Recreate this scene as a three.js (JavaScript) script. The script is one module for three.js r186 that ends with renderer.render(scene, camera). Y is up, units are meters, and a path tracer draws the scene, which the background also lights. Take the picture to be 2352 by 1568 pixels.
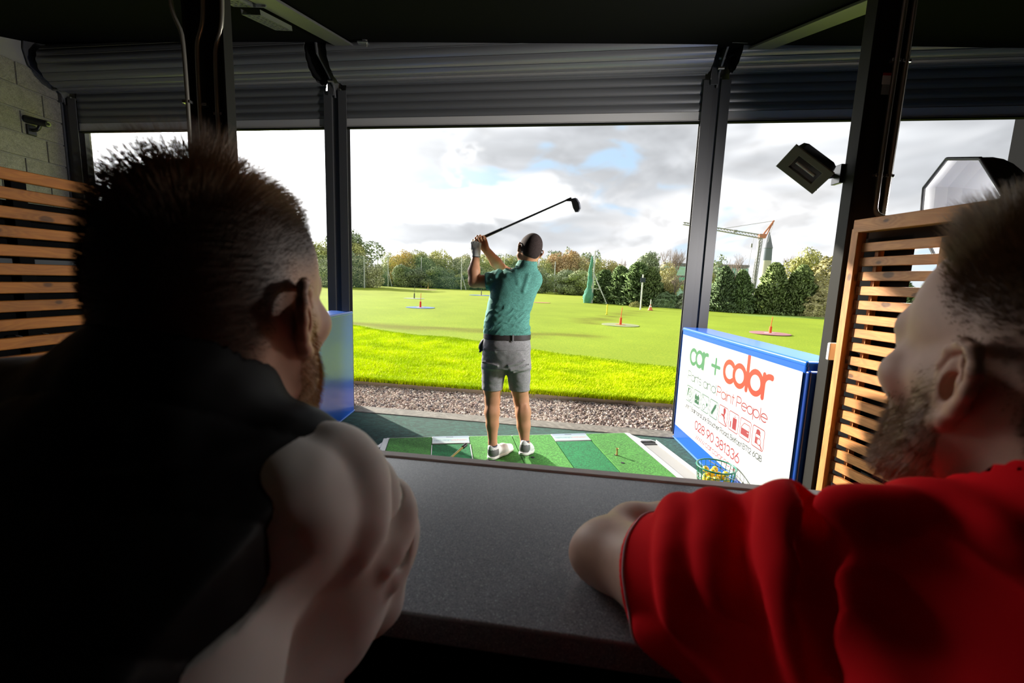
import * as THREE from 'three';
import { RoundedBoxGeometry } from 'three/addons/geometries/RoundedBoxGeometry.js';
import { mergeGeometries, mergeVertices } from 'three/addons/utils/BufferGeometryUtils.js';
import { createNoise3D } from 'simplex-noise';

// ---------- camera, sky, sun, exposure ----------
const scene = new THREE.Scene();
const camera = new THREE.PerspectiveCamera(76.2, 2352 / 1568, 0.02, 900);
camera.rotation.order = 'YXZ';
camera.position.set(0, 1.40, 0);
camera.rotation.set(THREE.MathUtils.degToRad(-7.94), 0, THREE.MathUtils.degToRad(2.06));
camera.focus = 3.4;
camera.userData.fStop = 5.0;
const renderer = new THREE.WebGLRenderer({ antialias: true });
renderer.toneMapping = THREE.LinearToneMapping;
renderer.toneMappingExposure = 3.0;
renderer.shadowMap.enabled = true;

function rng(seed) { let a = seed >>> 0; return () => { a = (a + 0x6d2b79f5) | 0; let t = Math.imul(a ^ (a >>> 15), 1 | a); t = (t + Math.imul(t ^ (t >>> 7), 61 | t)) ^ t; return ((t ^ (t >>> 14)) >>> 0) / 4294967296; }; }
const noise3 = createNoise3D(rng(11));
function fbm(x, y, z, n = 4) { let s = 0, a = 0.5; for (let i = 0; i < n; i++) { s += a * noise3(x, y, z); x = x * 2.03 + 5.1; y = y * 2.03 + 1.7; z = z * 2.03 + 9.2; a *= 0.5; } return s; }
const clamp = (x, a = 0, b = 1) => Math.min(b, Math.max(a, x));
const smooth = (x, a, b) => { const t = clamp((x - a) / (b - a)); return t * t * (3 - 2 * t); };
const lerp = (a, b, t) => a + (b - a) * t;
const deg = THREE.MathUtils.degToRad;

const SUN_AZ = deg(-45.5), SUN_EL = deg(21);                     // front left, low autumn sun
const sunDir = new THREE.Vector3(Math.sin(SUN_AZ) * Math.cos(SUN_EL), Math.sin(SUN_EL), -Math.cos(SUN_AZ) * Math.cos(SUN_EL));
{ // broken autumn cloud over pale blue, brightest towards the sun; banks: azimuth, elevation, spread in both (degrees), greyness, opening
  const banks = [[-14, 14.9, 7, 2.8, 0.95, 0], [7.4, 17.1, 10, 2.6, 0.5, 0], [15.5, 12.6, 8, 3, 0.6, 0], [4.6, 8.1, 8, 1.1, 0.45, 0], [-12.9, 5.4, 10, 1.1, 0.8, 0], [-3, 6.6, 7, 0.8, 0.5, 0], [29.4, 12.4, 6, 5, 0.35, 0], [43.5, 13.7, 9, 4, 0.4, 0], [33, 5, 5, 2, 0.25, 0],
    [-5.9, 9.3, 9, 1.9, -0.7, -0.5], [-15.5, 9.1, 4, 1.5, -0.6, -0.4], [2.3, 11.1, 6, 2.2, -0.5, -0.4], [-6.6, 15, 1.6, 1.3, -0.5, -0.3], [17.1, 6.1, 7, 2, -0.35, -0.3], [-27.3, 12.6, 5, 5, -0.5, -0.5], [-14.5, 11.7, 7, 0.95, -0.2, 2.0], [-3.8, 12.0, 3, 0.5, -0.2, 0.9], [-23.4, 10.4, 4, 2.2, -0.3, 0.55]];
  const W = 2048, H = 1024, data = new Float32Array(W * H * 4), D = 180 / Math.PI;
  for (let j = 0; j < H; j++) {
    const el = ((j + 0.5) / H - 0.5) * Math.PI, y = Math.sin(el), c = Math.cos(el);
    for (let i = 0; i < W; i++) {
      const az = ((i + 0.5) / W - 0.5) * 2 * Math.PI, x = Math.cos(az) * c, z = Math.sin(az) * c, o = (j * W + i) * 4;
      if (y < -0.08) { data[o] = 0.10; data[o + 1] = 0.12; data[o + 2] = 0.04; data[o + 3] = 1; continue; }
      const qx = x * 2.6, qy = y * 5.6, qz = z * 2.6, w = fbm(qx * 0.8 + 3, qy * 0.8, qz * 0.8, 3);
      const body = fbm(qx + w * 0.7 + 7.3, qy + w * 0.6, qz - 2.2, 5), puff = fbm(qx * 3 + w + 1, qy * 3.2, qz * 3 + 3, 5);
      let gb = 0, ob = 0; const A = Math.atan2(x, -z) * D + puff * 5 + w * 2, E = el * D + puff * 2.1 + body * 0.8;
      for (const [ba, be, sa, se, g, op] of banks) { const da = (A - ba) / sa, de = (E - be) / se, k = Math.exp(-da * da - de * de); gb += g * k; ob += op * k; }
      const cover = 1 - smooth(-body - 0.10 + puff * 0.25 + 0.55 * ob, 0.10, 0.50);
      const grey = smooth(fbm(qx * 0.9 + 1.1 + w * 0.5, qy + 2, qz * 0.9 + 8.4, 4) * 0.7 + puff * 0.28 + gb * 0.75 + 0.5 * (y - 0.16), -0.30, 0.50);
      const toSun = Math.max(0, x * sunDir.x + y * sunDir.y + z * sunDir.z), glow = 7 * Math.pow(toSun, 24) + 0.45 * Math.pow(toSun, 8), low = Math.exp(-Math.max(y, 0) * 7);
      const blue = [lerp(0.17, 0.29, low), lerp(0.25, 0.33, low), lerp(0.34, 0.36, low)], cl = lerp(Math.max(0.30, 0.43 + puff * 0.30 + 0.12 * body), 0.215 + puff * 0.06, Math.pow(grey, 0.8));
      const cc = [cl * lerp(1, 0.965, grey), cl, cl * lerp(1.01, 1.05, grey)];
      for (let k = 0; k < 3; k++) { let v = lerp(blue[k], cc[k], cover) + glow * (0.35 + 0.65 * (1 - grey * 0.7)); if (y < 0) v = lerp(v, [0.10, 0.12, 0.04][k], smooth(-y, 0, 0.06)); data[o + k] = v; }
      data[o + 3] = 1;
    }
  }
  const sky = new THREE.DataTexture(data, W, H, THREE.RGBAFormat, THREE.FloatType);
  sky.mapping = THREE.EquirectangularReflectionMapping; sky.magFilter = THREE.LinearFilter; sky.minFilter = THREE.LinearFilter; sky.needsUpdate = true;
  scene.background = sky; scene.environment = sky;
}
const sun = new THREE.DirectionalLight(new THREE.Color(1.0, 0.93, 0.80), 4.0);
sun.position.copy(sunDir).multiplyScalar(60).add(new THREE.Vector3(0, 0, -20)); sun.target.position.set(0, 0, -20);
sun.castShadow = true; sun.shadow.mapSize.set(4096, 4096); sun.shadow.radius = 1.4;
Object.assign(sun.shadow.camera, { left: -60, right: 60, top: 40, bottom: -40, near: 1, far: 200 });
scene.add(sun, sun.target);

// ---------- helpers ----------
const used = new Map();
function numbered(name) { const n = used.get(name) || 0; used.set(name, n + 1); return n ? `${name}_${String(n).padStart(3, '0')}` : name; }
function tag(o, label, category, group) { o.userData.label = label; o.userData.category = category; if (group) o.userData.group = group; return o; }
function thing(name, label, category, pos = [0, 0, 0], turn = 0, group) { const g = new THREE.Group(); g.name = numbered(name); g.position.set(...pos); g.rotation.y = turn; scene.add(g); return tag(g, label, category, group); }
function part(parent, name, geo, mat) { const m = new THREE.Mesh(Array.isArray(geo) ? merge(geo) : geo, mat); m.name = numbered(name); parent.add(m); return m; }
function single(name, label, category, geo, mat, group) { return tag(part(scene, name, geo, mat), label, category, group); }
function struct(name, geo, mat) { const m = part(scene, name, geo, mat); m.userData.kind = 'structure'; return m; }
function copyOf(o, label) { const c = o.clone(); c.name = numbered(o.name.replace(/_\d{3}$/, '')); c.userData = { ...o.userData }; if (label) c.userData.label = label; scene.add(c); return c; }
function merge(list) {
  list = list.map((g) => (g.index ? g.toNonIndexed() : g));
  const uvs = list.every((g) => g.attributes.uv), cols = list.every((g) => g.attributes.color);
  for (const g of list) for (const k of Object.keys(g.attributes)) if (!['position', 'normal'].includes(k) && !(k === 'uv' && uvs) && !(k === 'color' && cols)) g.deleteAttribute(k);
  return mergeGeometries(list);
}
function metreUV(g, turn = false, du = 0, dv = 0) { // uv in metres from the face each vertex lies on
  g = g.index ? g.toNonIndexed() : g; const p = g.attributes.position, n = g.attributes.normal, uv = new Float32Array(p.count * 2);
  for (let i = 0; i < p.count; i++) {
    const ax = Math.abs(n.getX(i)), ay = Math.abs(n.getY(i)), az = Math.abs(n.getZ(i)); let u, v;
    if (ax >= ay && ax >= az) { u = p.getZ(i); v = p.getY(i); } else if (ay >= az) { u = p.getX(i); v = p.getZ(i); } else { u = p.getX(i); v = p.getY(i); }
    uv[2 * i] = (turn ? v : u) + du; uv[2 * i + 1] = (turn ? u : v) + dv;
  }
  g.setAttribute('uv', new THREE.BufferAttribute(uv, 2)); return g;
}
function bx(w, h, d, x = 0, y = 0, z = 0, r = 0.003) { const g = r > 0 ? new RoundedBoxGeometry(w, h, d, 1, Math.min(r, w / 2.2, h / 2.2, d / 2.2)) : new THREE.BoxGeometry(w, h, d); g.translate(x, y, z); return g; }
function tube(pts, r, seg = 40, rad = 8, closed = false) { return new THREE.TubeGeometry(new THREE.CatmullRomCurve3(pts.map((p) => new THREE.Vector3(...p)), closed, 'centripetal'), seg, r, rad, closed); }
function bar(a, b, r1, r2 = r1, rad = 10) { const A = new THREE.Vector3(...a), B = new THREE.Vector3(...b), g = new THREE.CylinderGeometry(r2, r1, A.distanceTo(B), rad); g.applyQuaternion(new THREE.Quaternion().setFromUnitVectors(new THREE.Vector3(0, 1, 0), B.clone().sub(A).normalize())); g.translate((A.x + B.x) / 2, (A.y + B.y) / 2, (A.z + B.z) / 2); return g; }
function extrude(pts, depth, bevel = 0, holes = []) { const s = new THREE.Shape(pts.map((p) => new THREE.Vector2(...p))); for (const h of holes) s.holes.push(new THREE.Path(h.map((p) => new THREE.Vector2(...p)))); return new THREE.ExtrudeGeometry(s, { depth, bevelEnabled: bevel > 0, bevelSize: bevel, bevelThickness: bevel, bevelSegments: 1, curveSegments: 8 }); }
function texture(w, h, fn, srgb = true) { // fn(u, v) gives r g b in 0..1
  const d = new Uint8Array(w * h * 4);
  for (let j = 0; j < h; j++) for (let i = 0; i < w; i++) { const c = fn(i / w, j / h), o = (j * w + i) * 4; d[o] = clamp(c[0]) * 255; d[o + 1] = clamp(c[1]) * 255; d[o + 2] = clamp(c[2]) * 255; d[o + 3] = 255; }
  const t = new THREE.DataTexture(d, w, h); t.wrapS = t.wrapT = THREE.RepeatWrapping; t.magFilter = THREE.LinearFilter; t.minFilter = THREE.LinearMipmapLinearFilter; t.generateMipmaps = true; if (srgb) t.colorSpace = THREE.SRGBColorSpace; t.needsUpdate = true; return t;
}
const ring = (u, v, f, n = 3) => { const a = u * 2 * Math.PI, b = v * 2 * Math.PI, k = f / (2 * Math.PI); return fbm(Math.cos(a) * k, Math.sin(a) * k + Math.cos(b) * k * 1.37, Math.sin(b) * k * 1.37 + 4.2, n); }; // noise that repeats over the unit square
function scaled(t, rx, ry = rx) { const c = t.clone(); c.repeat.set(rx, ry); c.needsUpdate = true; return c; }
const std = (o) => new THREE.MeshStandardMaterial(o), phys = (o) => new THREE.MeshPhysicalMaterial(o);
const rgb = (r, g, b) => new THREE.Color().setRGB(r, g, b);
const grain = texture(256, 256, (u, v) => { const a = 0.5 + 0.5 * ring(u, v, 60, 3); return [a, a, a]; }, false);
const whiteNoise = (() => { const r = rng(5); return texture(256, 256, () => { const a = r(); return [a, a, a]; }, false); })();
// woods: grain runs along u
const woodMap = (() => { const r = rng(77), knots = Array.from({ length: 9 }, () => [r(), r(), 0.012 + r() * 0.014]); return texture(1024, 256, (u, v) => {
  let warp = 0, dark = 0;
  for (const [ku, kv, kr] of knots) { let du = u - ku, dv = (v - kv) * 0.25; du -= Math.round(du); dv -= Math.round(dv * 4) / 4; const d = Math.hypot(du * 0.7, dv * 1.2); warp += Math.exp(-d * d / (kr * kr * 5)) * 1.2; dark += smooth(kr * 0.55 - d, -0.003, 0.004); }
  const g = ring(u * 1, v, 5, 3), band = 0.5 + 0.5 * Math.sin((v * 26 + g * 3.5 + warp * 4) * 2 * Math.PI * 0.5), fine = 0.5 + 0.5 * ring(u * 3 % 1, v * 8 % 1, 22, 2);
  const t = 0.84 + 0.055 * band + 0.05 * fine + 0.10 * g - 0.10 * Math.min(1, warp) - 0.30 * Math.min(1, dark);
  return [t, t * (0.93 + 0.04 * band), t * (0.86 + 0.05 * band)]; }); })();
const M = {
  steel: std({ color: rgb(0.11, 0.107, 0.11), roughness: 0.48, metalness: 0.3, bumpMap: grain, bumpScale: 0.0001 }),
  column: phys({ color: rgb(0.016, 0.015, 0.013), roughness: 0.7, specularIntensity: 0.3 }),
  slat: std({ color: rgb(0.20, 0.20, 0.205), roughness: 0.33, metalness: 0.45 }),
  bottomBar: std({ color: rgb(0.62, 0.60, 0.58), roughness: 0.5, metalness: 0.15 }),
  black: phys({ color: rgb(0.006, 0.006, 0.0065), roughness: 0.9, specularIntensity: 0.15 }),
  ceiling: phys({ color: rgb(0.003, 0.003, 0.003), roughness: 1, specularIntensity: 0.05 }),
  sheet: phys({ color: rgb(0.09, 0.06, 0.055), roughness: 0.9, specularIntensity: 0.1 }),
  galv: std({ color: rgb(0.42, 0.43, 0.43), roughness: 0.38, metalness: 0.85, roughnessMap: grain }),
  conduit: std({ color: rgb(0.34, 0.32, 0.27), roughness: 0.35, metalness: 0.6 }),
  plasticBlack: std({ color: rgb(0.012, 0.012, 0.013), roughness: 0.35 }),
  plasticWhite: std({ color: rgb(0.78, 0.78, 0.75), roughness: 0.4 }),
  woodLeft: std({ color: rgb(0.62, 0.235, 0.03), map: scaled(woodMap, 0.8, 3.2), roughness: 0.62, bumpMap: scaled(woodMap, 0.8, 3.2), bumpScale: 0.0008 }),
  woodRight: std({ color: rgb(0.74, 0.335, 0.105), map: scaled(woodMap, 0.8, 3.2), roughness: 0.6, bumpMap: scaled(woodMap, 0.8, 3.2), bumpScale: 0.0008 }),
  concrete: std({ color: rgb(0.27, 0.245, 0.21), roughness: 0.9, map: texture(256, 256, (u, v) => { const a = 0.8 + 0.25 * ring(u, v, 14, 5); return [a, a, a]; }), bumpMap: grain, bumpScale: 0.002 }),
};

// ---------- the building ----------
const FA = deg(8.3), T = [Math.cos(FA), Math.sin(FA)], F0 = [-0.045, -4.30];   // the shutter line runs a little askew to the bays
const fp = (u, y, n = 0) => [F0[0] + T[0] * u + T[1] * n, y, F0[1] + T[1] * u - T[0] * n];  // u along the front, n outwards
const facGeo = (g) => g.rotateY(-FA).translate(F0[0], 0, F0[1]);              // local x = u, local z = inwards
{
  // floor: dark screed behind, needle-punch green carpet in front
  const carpet = texture(512, 512, (() => { const r = rng(3); return (u, v) => { const n = r(), a = 0.75 + 0.3 * ring(u, v, 9, 3); const k = n > 0.9 ? 1.9 : n < 0.25 ? 0.5 : 1; return [0.13 * a * k + 0.06, 0.33 * a * k + 0.04, 0.285 * a * k + 0.04]; }; })());
  const fl = struct('floor', metreUV(bx(11.4, 0.12, 6.6, 0.3, -0.061, 1.9, 0)), std({ color: rgb(0.085, 0.08, 0.078), roughness: 0.8 }));
  const shape = [[-5.0, 1.4], [5.6, 1.4], [5.6, -fp(5.6, 0)[2] - 0.14], [-5.0, -fp(-5.05, 0)[2] - 0.14]];
  const cg = extrude(shape, 0.12).rotateX(-Math.PI / 2).translate(0, -0.12, 0);
  const cp = part(fl, 'carpet', metreUV(cg), std({ map: scaled(carpet, 1.6), roughness: 1, bumpMap: scaled(carpet, 1.6), bumpScale: 0.0015 }));
  cp.userData.label = 'dark green carpet flooring of the bays';
  // kerb and timber edging
  struct('trim_1', metreUV(facGeo(bx(12, 0.2, 0.20, 0, -0.092, 0.075, 0.008))), M.concrete);
  struct('trim_2', facGeo(bx(12, 0.12, 0.022, 0, -0.028, -0.955, 0.004)), std({ color: rgb(0.62, 0.54, 0.44), roughness: 0.9, map: scaled(woodMap, 1, 4) }));
  // ceiling: flat corrugated sheet at the back, rising black soffit towards the shutters
  const cor = [], add = (x0, x1, y0, z0, y1, z1, amp) => { const g = new THREE.PlaneGeometry(x1 - x0, 1, Math.round((x1 - x0) / 0.0125), 1), p = g.attributes.position; for (let i = 0; i < p.count; i++) { const x = p.getX(i) + (x0 + x1) / 2, k = p.getY(i) + 0.5; const w = amp * Math.sin(x * 2 * Math.PI / 0.076); p.setXYZ(i, x, lerp(y0, y1, k) + w, lerp(z0, z1, k)); } g.computeVertexNormals(); return g; };
  cor.push(add(-5.2, 5.8, 2.86, 2.7, 2.86, -2.35, 0.009));
  const ceil = struct('ceiling', merge(cor), M.sheet);
  part(ceil, 'soffit', extrude([[2.30, 2.87], [5.9, 3.95], [5.9, 4.07], [2.30, 3.0], [-2.7, 3.0], [-2.7, 2.93], [2.30, 2.93]], 11.2).rotateY(Math.PI / 2).translate(-5.3, 0, 0), M.ceiling);
  // walls
  const wl = struct('wall_left', bx(0.2, 4.3, 8.2, -5.06, 2.05, -1.2, 0), std({ color: rgb(0.30, 0.285, 0.25), roughness: 0.95 }));
  const r = rng(9), tex = texture(256, 256, (u, v) => { const a = 0.86 + 0.22 * ring(u, v, 40, 3) + 0.1 * ring(u, v, 6, 2); return [a, a * 0.99, a * 0.96]; });
  const blockM = [0.33, 0.345, 0.36, 0.335].map((k) => std({ color: rgb(k, k * 0.94, k * 0.78), map: scaled(tex, 2), roughness: 0.95, bumpMap: scaled(tex, 2), bumpScale: 0.004 }));
  const variants = [0, 1, 2].map((i) => metreUV(bx(0.024, 0.213, 0.438, 0, 0, 0, 0.005), false, i * 0.37, i * 0.21));
  for (let row = 4; row < 15; row++) for (let k = -1; k < 6; k++) {
    const z = -4.78 + k * 0.45 + (row % 2 ? 0.225 : 0); if (z < -5.05) continue; const b = part(wl, 'block', variants[(row + k * 2) % 3], blockM[Math.floor(r() * 4)]);
    b.position.set(-4.957 + (r() - 0.5) * 0.003, row * 0.225 + 0.09, z);
  }
  struct('wall_right', bx(0.2, 4.3, 8.2, 5.75, 2.05, -1.2, 0), M.black);
  struct('wall_back', bx(11.4, 4.3, 0.2, 0.3, 2.05, 2.6, 0), M.black);
  struct('wall_front', facGeo(bx(11.6, 0.6, 0.16, 0.3, 3.98, -0.08, 0.01)), M.ceiling);
}
// steel posts along the front, each a box column with shutter guides and a barrel bracket
function post(u0, u1, label) {
  const w = u1 - u0, o = thing('steel_post', label, 'post', fp((u0 + u1) / 2, 0, 0), -FA);
  const gw = w * 0.36;
  part(o, 'column', [bx(w - 2 * gw + 0.02, 3.19, 0.16, 0, 1.595, -0.05, 0.004), bx(w + 0.04, 0.74, 0.05, 0, 3.41, -0.075, 0.004)], M.steel);
  for (const s of [-1, 1]) { const g = [bx(0.006, 3.16, 0.1, s * (w / 2 - gw + 0.005), 1.58, 0.0, 0.001), bx(gw, 3.16, 0.006, s * (w / 2 - gw / 2), 1.58, 0.05, 0.001), bx(gw, 3.16, 0.006, s * (w / 2 - gw / 2), 1.58, -0.012, 0.001)]; part(o, 'shutter_guide', g, M.steel); }
  const plate = extrude([[-0.05, 3.1], [0.045, 3.1], [0.08, 3.2], [0.2, 3.28], [0.34, 3.36], [0.37, 3.5], [0.35, 3.72], [-0.05, 3.72]], 0.012, 0.002).rotateY(-Math.PI / 2).translate(0.006, 0, 0);
  part(o, 'barrel_bracket', [plate, bx(0.06, 0.25, 0.012, -0.03, 3.24, 0.065, 0.002)], M.steel);
  for (const y of [3.22, 3.3, 3.45]) part(o, 'bolt', new THREE.CylinderGeometry(0.012, 0.012, 0.05, 6).rotateZ(Math.PI / 2).translate(0, y, 0.12), M.conduit);
  return o;
}
post(-1.888, -1.652, 'dark steel shutter post left of the golfer, rising behind the plain blue divider');
post(1.635, 1.858, 'dark steel shutter post right of the golfer, rising behind the printed divider');
post(-5.03, -4.75, 'dark steel shutter post against the grey block wall');
post(4.9, 5.13, 'dark steel shutter post far right, hidden behind softbox');
// roller shutters, each slat its own part
function shutter(u0, u1, label) {
  const len = u1 - u0, o = thing('roller_shutter', label, 'shutter', fp((u0 + u1) / 2, 0, 0), -FA, undefined);
  const prof = [], N = 8; for (let i = 0; i <= N; i++) { const a = i / N; prof.push([0.011 * Math.sin(a * Math.PI) + 0.002, a * 0.07 - 0.035]); }
  const back = prof.map(([a, b]) => [a - 0.003, b]).reverse();
  const slatGeo = extrude([...prof, [0.006, 0.038], [0.0, 0.038], ...back, [-0.004, -0.038], [0.002, -0.038]], len).rotateY(Math.PI / 2).translate(-len / 2, 0, 0).rotateY(Math.PI);
  // extrude's x is the outward bulge towards the room, its y the height
  for (let i = 0; i < 5; i++) { const s = part(o, 'slat', slatGeo, M.slat); s.position.set(0, 2.95 + i * 0.075, 0.02); }
  const roll = 0.205, cy = 3.40, cz = 0.15, k = 17;
  for (let i = 0; i < k; i++) { const a = i / k * Math.PI * 2; const s = part(o, 'slat', slatGeo, M.slat); s.rotation.x = -a; s.position.set(0, cy + Math.sin(a) * roll, cz + Math.cos(a) * roll); }
  part(o, 'barrel', new THREE.CylinderGeometry(0.17, 0.17, len - 0.01, 24).rotateZ(Math.PI / 2).translate(0, cy, cz), M.black);
  part(o, 'bottom_bar', [bx(len, 0.085, 0.02, 0, 2.872, 0.02, 0.004), bx(len, 0.008, 0.04, 0, 2.835, 0.02, 0.002)], M.bottomBar); part(o, 'rubber_seal', bx(len, 0.010, 0.052, 0, 2.826, 0.02, 0.003), M.black);
  return o;
}
shutter(-4.76, -1.875, 'rolled up dark metal shutter of the left bay beside block wall');
shutter(-1.665, 1.648, 'rolled up dark metal shutter of the middle bay above golfer');
shutter(1.845, 4.91, 'rolled up dark metal shutter of the right bay above floodlight');
// inner roof columns with conduits
function column(x0, x1, z, label) {
  const w = x1 - x0, o = thing('steel_column', label, 'column', [(x0 + x1) / 2, 0, z]);
  part(o, 'flange', bx(0.012, 2.86, 0.07, -w / 2 + 0.006, 1.43, 0, 0.002), M.column);
  part(o, 'flange', bx(0.012, 2.86, 0.07, w / 2 - 0.006, 1.43, 0, 0.002), M.column);
  part(o, 'web', bx(w - 0.024, 2.86, 0.01, 0, 1.43, -0.01, 0.001), M.column);
  part(o, 'base_plate', bx(w, 0.014, 0.1, 0, 0.007, 0, 0.003), M.column);
  return o;
}
const colD = column(-1.622, -1.428, -2.285, 'black steel column with conduits left of the golfer, behind dark haired man');
const colC = column(1.578, 1.757, -2.175, 'black steel column with floodlight right of the golfer');
function conduit(label, pts, clips, r = 0.0095, mat = M.conduit, group) {
  const o = thing('conduit_pipe', label, 'pipe', [0, 0, 0], 0, group);
  part(o, 'pipe', tube(pts, r, 90, 10), mat);
  for (const c of clips) part(o, 'clip', bx(0.04, 0.014, 0.024, c[0], c[1], c[2], 0.003), M.galv);
  return o;
}
conduit('thin conduit outside the left edge of left column', [[-1.612, 0.4, -2.235], [-1.612, 2.46, -2.235], [-1.618, 2.51, -2.235], [-1.655, 2.60, -2.24], [-1.68, 2.84, -2.25]], [[-1.612, 2.20, -2.24]]);
conduit('conduit inside left column beside web, bending right near roof', [[-1.565, 0.4, -2.26], [-1.565, 2.43, -2.26], [-1.560, 2.48, -2.26], [-1.525, 2.56, -2.25], [-1.51, 2.84, -2.25]], [[-1.555, 2.20, -2.27]]);
conduit('conduit on right half of left column, bending right near roof', [[-1.478, 0.4, -2.26], [-1.478, 2.40, -2.26], [-1.472, 2.46, -2.26], [-1.435, 2.55, -2.25], [-1.42, 2.84, -2.25]], [[-1.482, 2.16, -2.27]]);
conduit('conduit down right column that bends along the fence top rail', [[1.69, 2.84, -2.13], [1.69, 1.85, -2.13], [1.69, 1.785, -2.125], [1.695, 1.755, -2.09], [1.70, 1.742, -2.03], [1.715, 1.742, -1.75], [1.77, 1.742, -1.20]], [[1.69, 2.45, -2.14], [1.69, 1.95, -2.14], [1.722, 1.736, -1.66]], 0.011, std({ color: rgb(0.30, 0.29, 0.26), roughness: 0.35, metalness: 0.8 }));
conduit('straight conduit at outer right edge of right column', [[1.742, 2.84, -2.14], [1.742, 1.2, -2.14]], [[1.742, 2.45, -2.145], [1.742, 1.95, -2.145]]);
// sloping roof beams
function beam(x, label) {
  const o = thing('roof_beam', label, 'beam', [x, 2.84, -2.25]); o.rotation.x = deg(16.5);
  const L = 2.25;
  part(o, 'lower_flange', bx(0.17, 0.016, L, 0, 0.0, -L / 2, 0.002), M.steel);
  part(o, 'web', bx(0.012, 0.24, L, 0, 0.125, -L / 2, 0.001), M.steel);
  part(o, 'upper_flange', bx(0.17, 0.016, L, 0, 0.25, -L / 2, 0.002), M.steel);
  return o;
}
beam(-1.575, 'dark steel roof beam with cable tray, rising from left column');
beam(1.86, 'dark steel roof beam rising from right column');
{ // perforated cable tray hung beside the left beam
  const o = thing('cable_tray', 'perforated galvanised cable tray beside the left roof beam', 'cable tray', [-1.80, 2.90, -2.55]); o.rotation.x = deg(16.5);
  const make = (len) => { const holes = []; for (let z = 0.03; z < len - 0.03; z += 0.045) for (let k = -1; k <= 1; k++) { const cx = k * 0.032 + 0.06, a = []; for (let i = 0; i < 6; i++) a.push([cx + Math.cos(i * Math.PI / 3) * 0.008, z + Math.sin(i * Math.PI / 3) * 0.014]); holes.push(a); } const g = extrude([[0, 0], [0.12, 0], [0.12, len], [0, len]], 0.002, 0, holes).rotateX(-Math.PI / 2); return [g, bx(0.002, 0.03, len, 0, 0.015, -len / 2, 0), bx(0.002, 0.03, len, 0.12, 0.015, -len / 2, 0)]; };
  const a = part(o, 'tray_length', make(0.42), M.galv), b = part(o, 'tray_length', make(0.42), M.galv); b.position.set(0.02, -0.03, -0.46);
  part(o, 'hanger', [bx(0.2, 0.03, 0.006, 0.09, 0.02, -0.44, 0.001), bx(0.03, 0.08, 0.006, 0.18, 0.05, -0.44, 0.001)], M.galv);
}
for (const [x, y, z, l] of [[-1.36, 3.36, -4.02, 'small pale clamp just right of left roof beam end'], [-1.38, 3.56, -4.02, 'small pale fixing on the dark header above left beam clamp']]) { const o = thing('beam_clamp', l, 'clamp', [x, y, z]); part(o, 'jaw', [bx(0.09, 0.012, 0.05, 0, 0, 0, 0.003), bx(0.03, 0.04, 0.04, 0.012, 0.018, 0, 0.004)], M.galv); part(o, 'screw', bar([0.03, -0.03, 0], [0.03, 0.3, 0], 0.006), M.conduit); }
{ const o = thing('pipe_hanger', 'pale angled hanger strap beside the right roof beam', 'hanger', [1.70, 3.30, -3.62]); part(o, 'strap', [bx(0.03, 0.24, 0.006, 0, 0.1, 0, 0.001), bx(0.12, 0.008, 0.05, -0.03, -0.025, 0, 0.002), bar([0, 0.2, 0], [0.05, 0.32, -0.02], 0.01)], M.galv); }

// ---------- slatted timber screens ----------
function screen(label, start, end, opts) { // from the post end (start) to the viewer's end, x z pairs
  const dx = end[0] - start[0], dz = end[1] - start[1], len = Math.hypot(dx, dz), o = thing('timber_screen', label, 'fence', [start[0], 0, start[1]], Math.atan2(-dz, dx));
  const rr = rng(opts.seed), { top, pitch, n, mat, h = 0.044, s0 = 0 } = opts;
  for (let i = 0; i < n; i++) { const y = top - i * pitch; const s = part(o, 'slat', metreUV(bx(len - s0, h, 0.02, s0 + (len - s0) / 2, y, 0, 0.003), false, rr() * 5, rr()), mat); s.rotation.z = (rr() - 0.5) * 0.003; }
  return { o, len };
}
{
  const { o, len } = screen('orange stained slatted timber screen on the left by block wall', [-1.73, -1.885], [-1.93, -0.62], { seed: 4, top: 1.705, pitch: 0.0655, n: 16, mat: M.woodLeft, h: 0.041 });
  part(o, 'backing_board', bx(len - 0.06, 1.52, 0.012, len / 2 + 0.02, 0.86, 0.045, 0.002), M.black);
  for (const x of [0.28, 0.95]) part(o, 'batten', metreUV(bx(0.045, 1.7, 0.03, x, 0.86, 0.024, 0.002), true), M.black);
  const hook = tube([[0, 0, 0], [0, 0, 0.025], [0.012, -0.006, 0.034], [0.014, -0.02, 0.028], [0, -0.024, 0.022]], 0.0026, 24, 6);
  for (const [x, y] of [[0.105, 1.333], [0.30, 1.333], [0.34, 1.14], [0.26, 1.14]]) { const h = part(o, 'hook', hook, M.galv); h.rotation.y = Math.PI; h.position.set(x, y, 0.032); }
  part(o, 'perforated_strip', bx(0.3, 0.03, 0.006, 0.22, 1.40, 0.034, 0.001), std({ color: rgb(0.05, 0.06, 0.07), roughness: 0.6 }));
}
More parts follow.
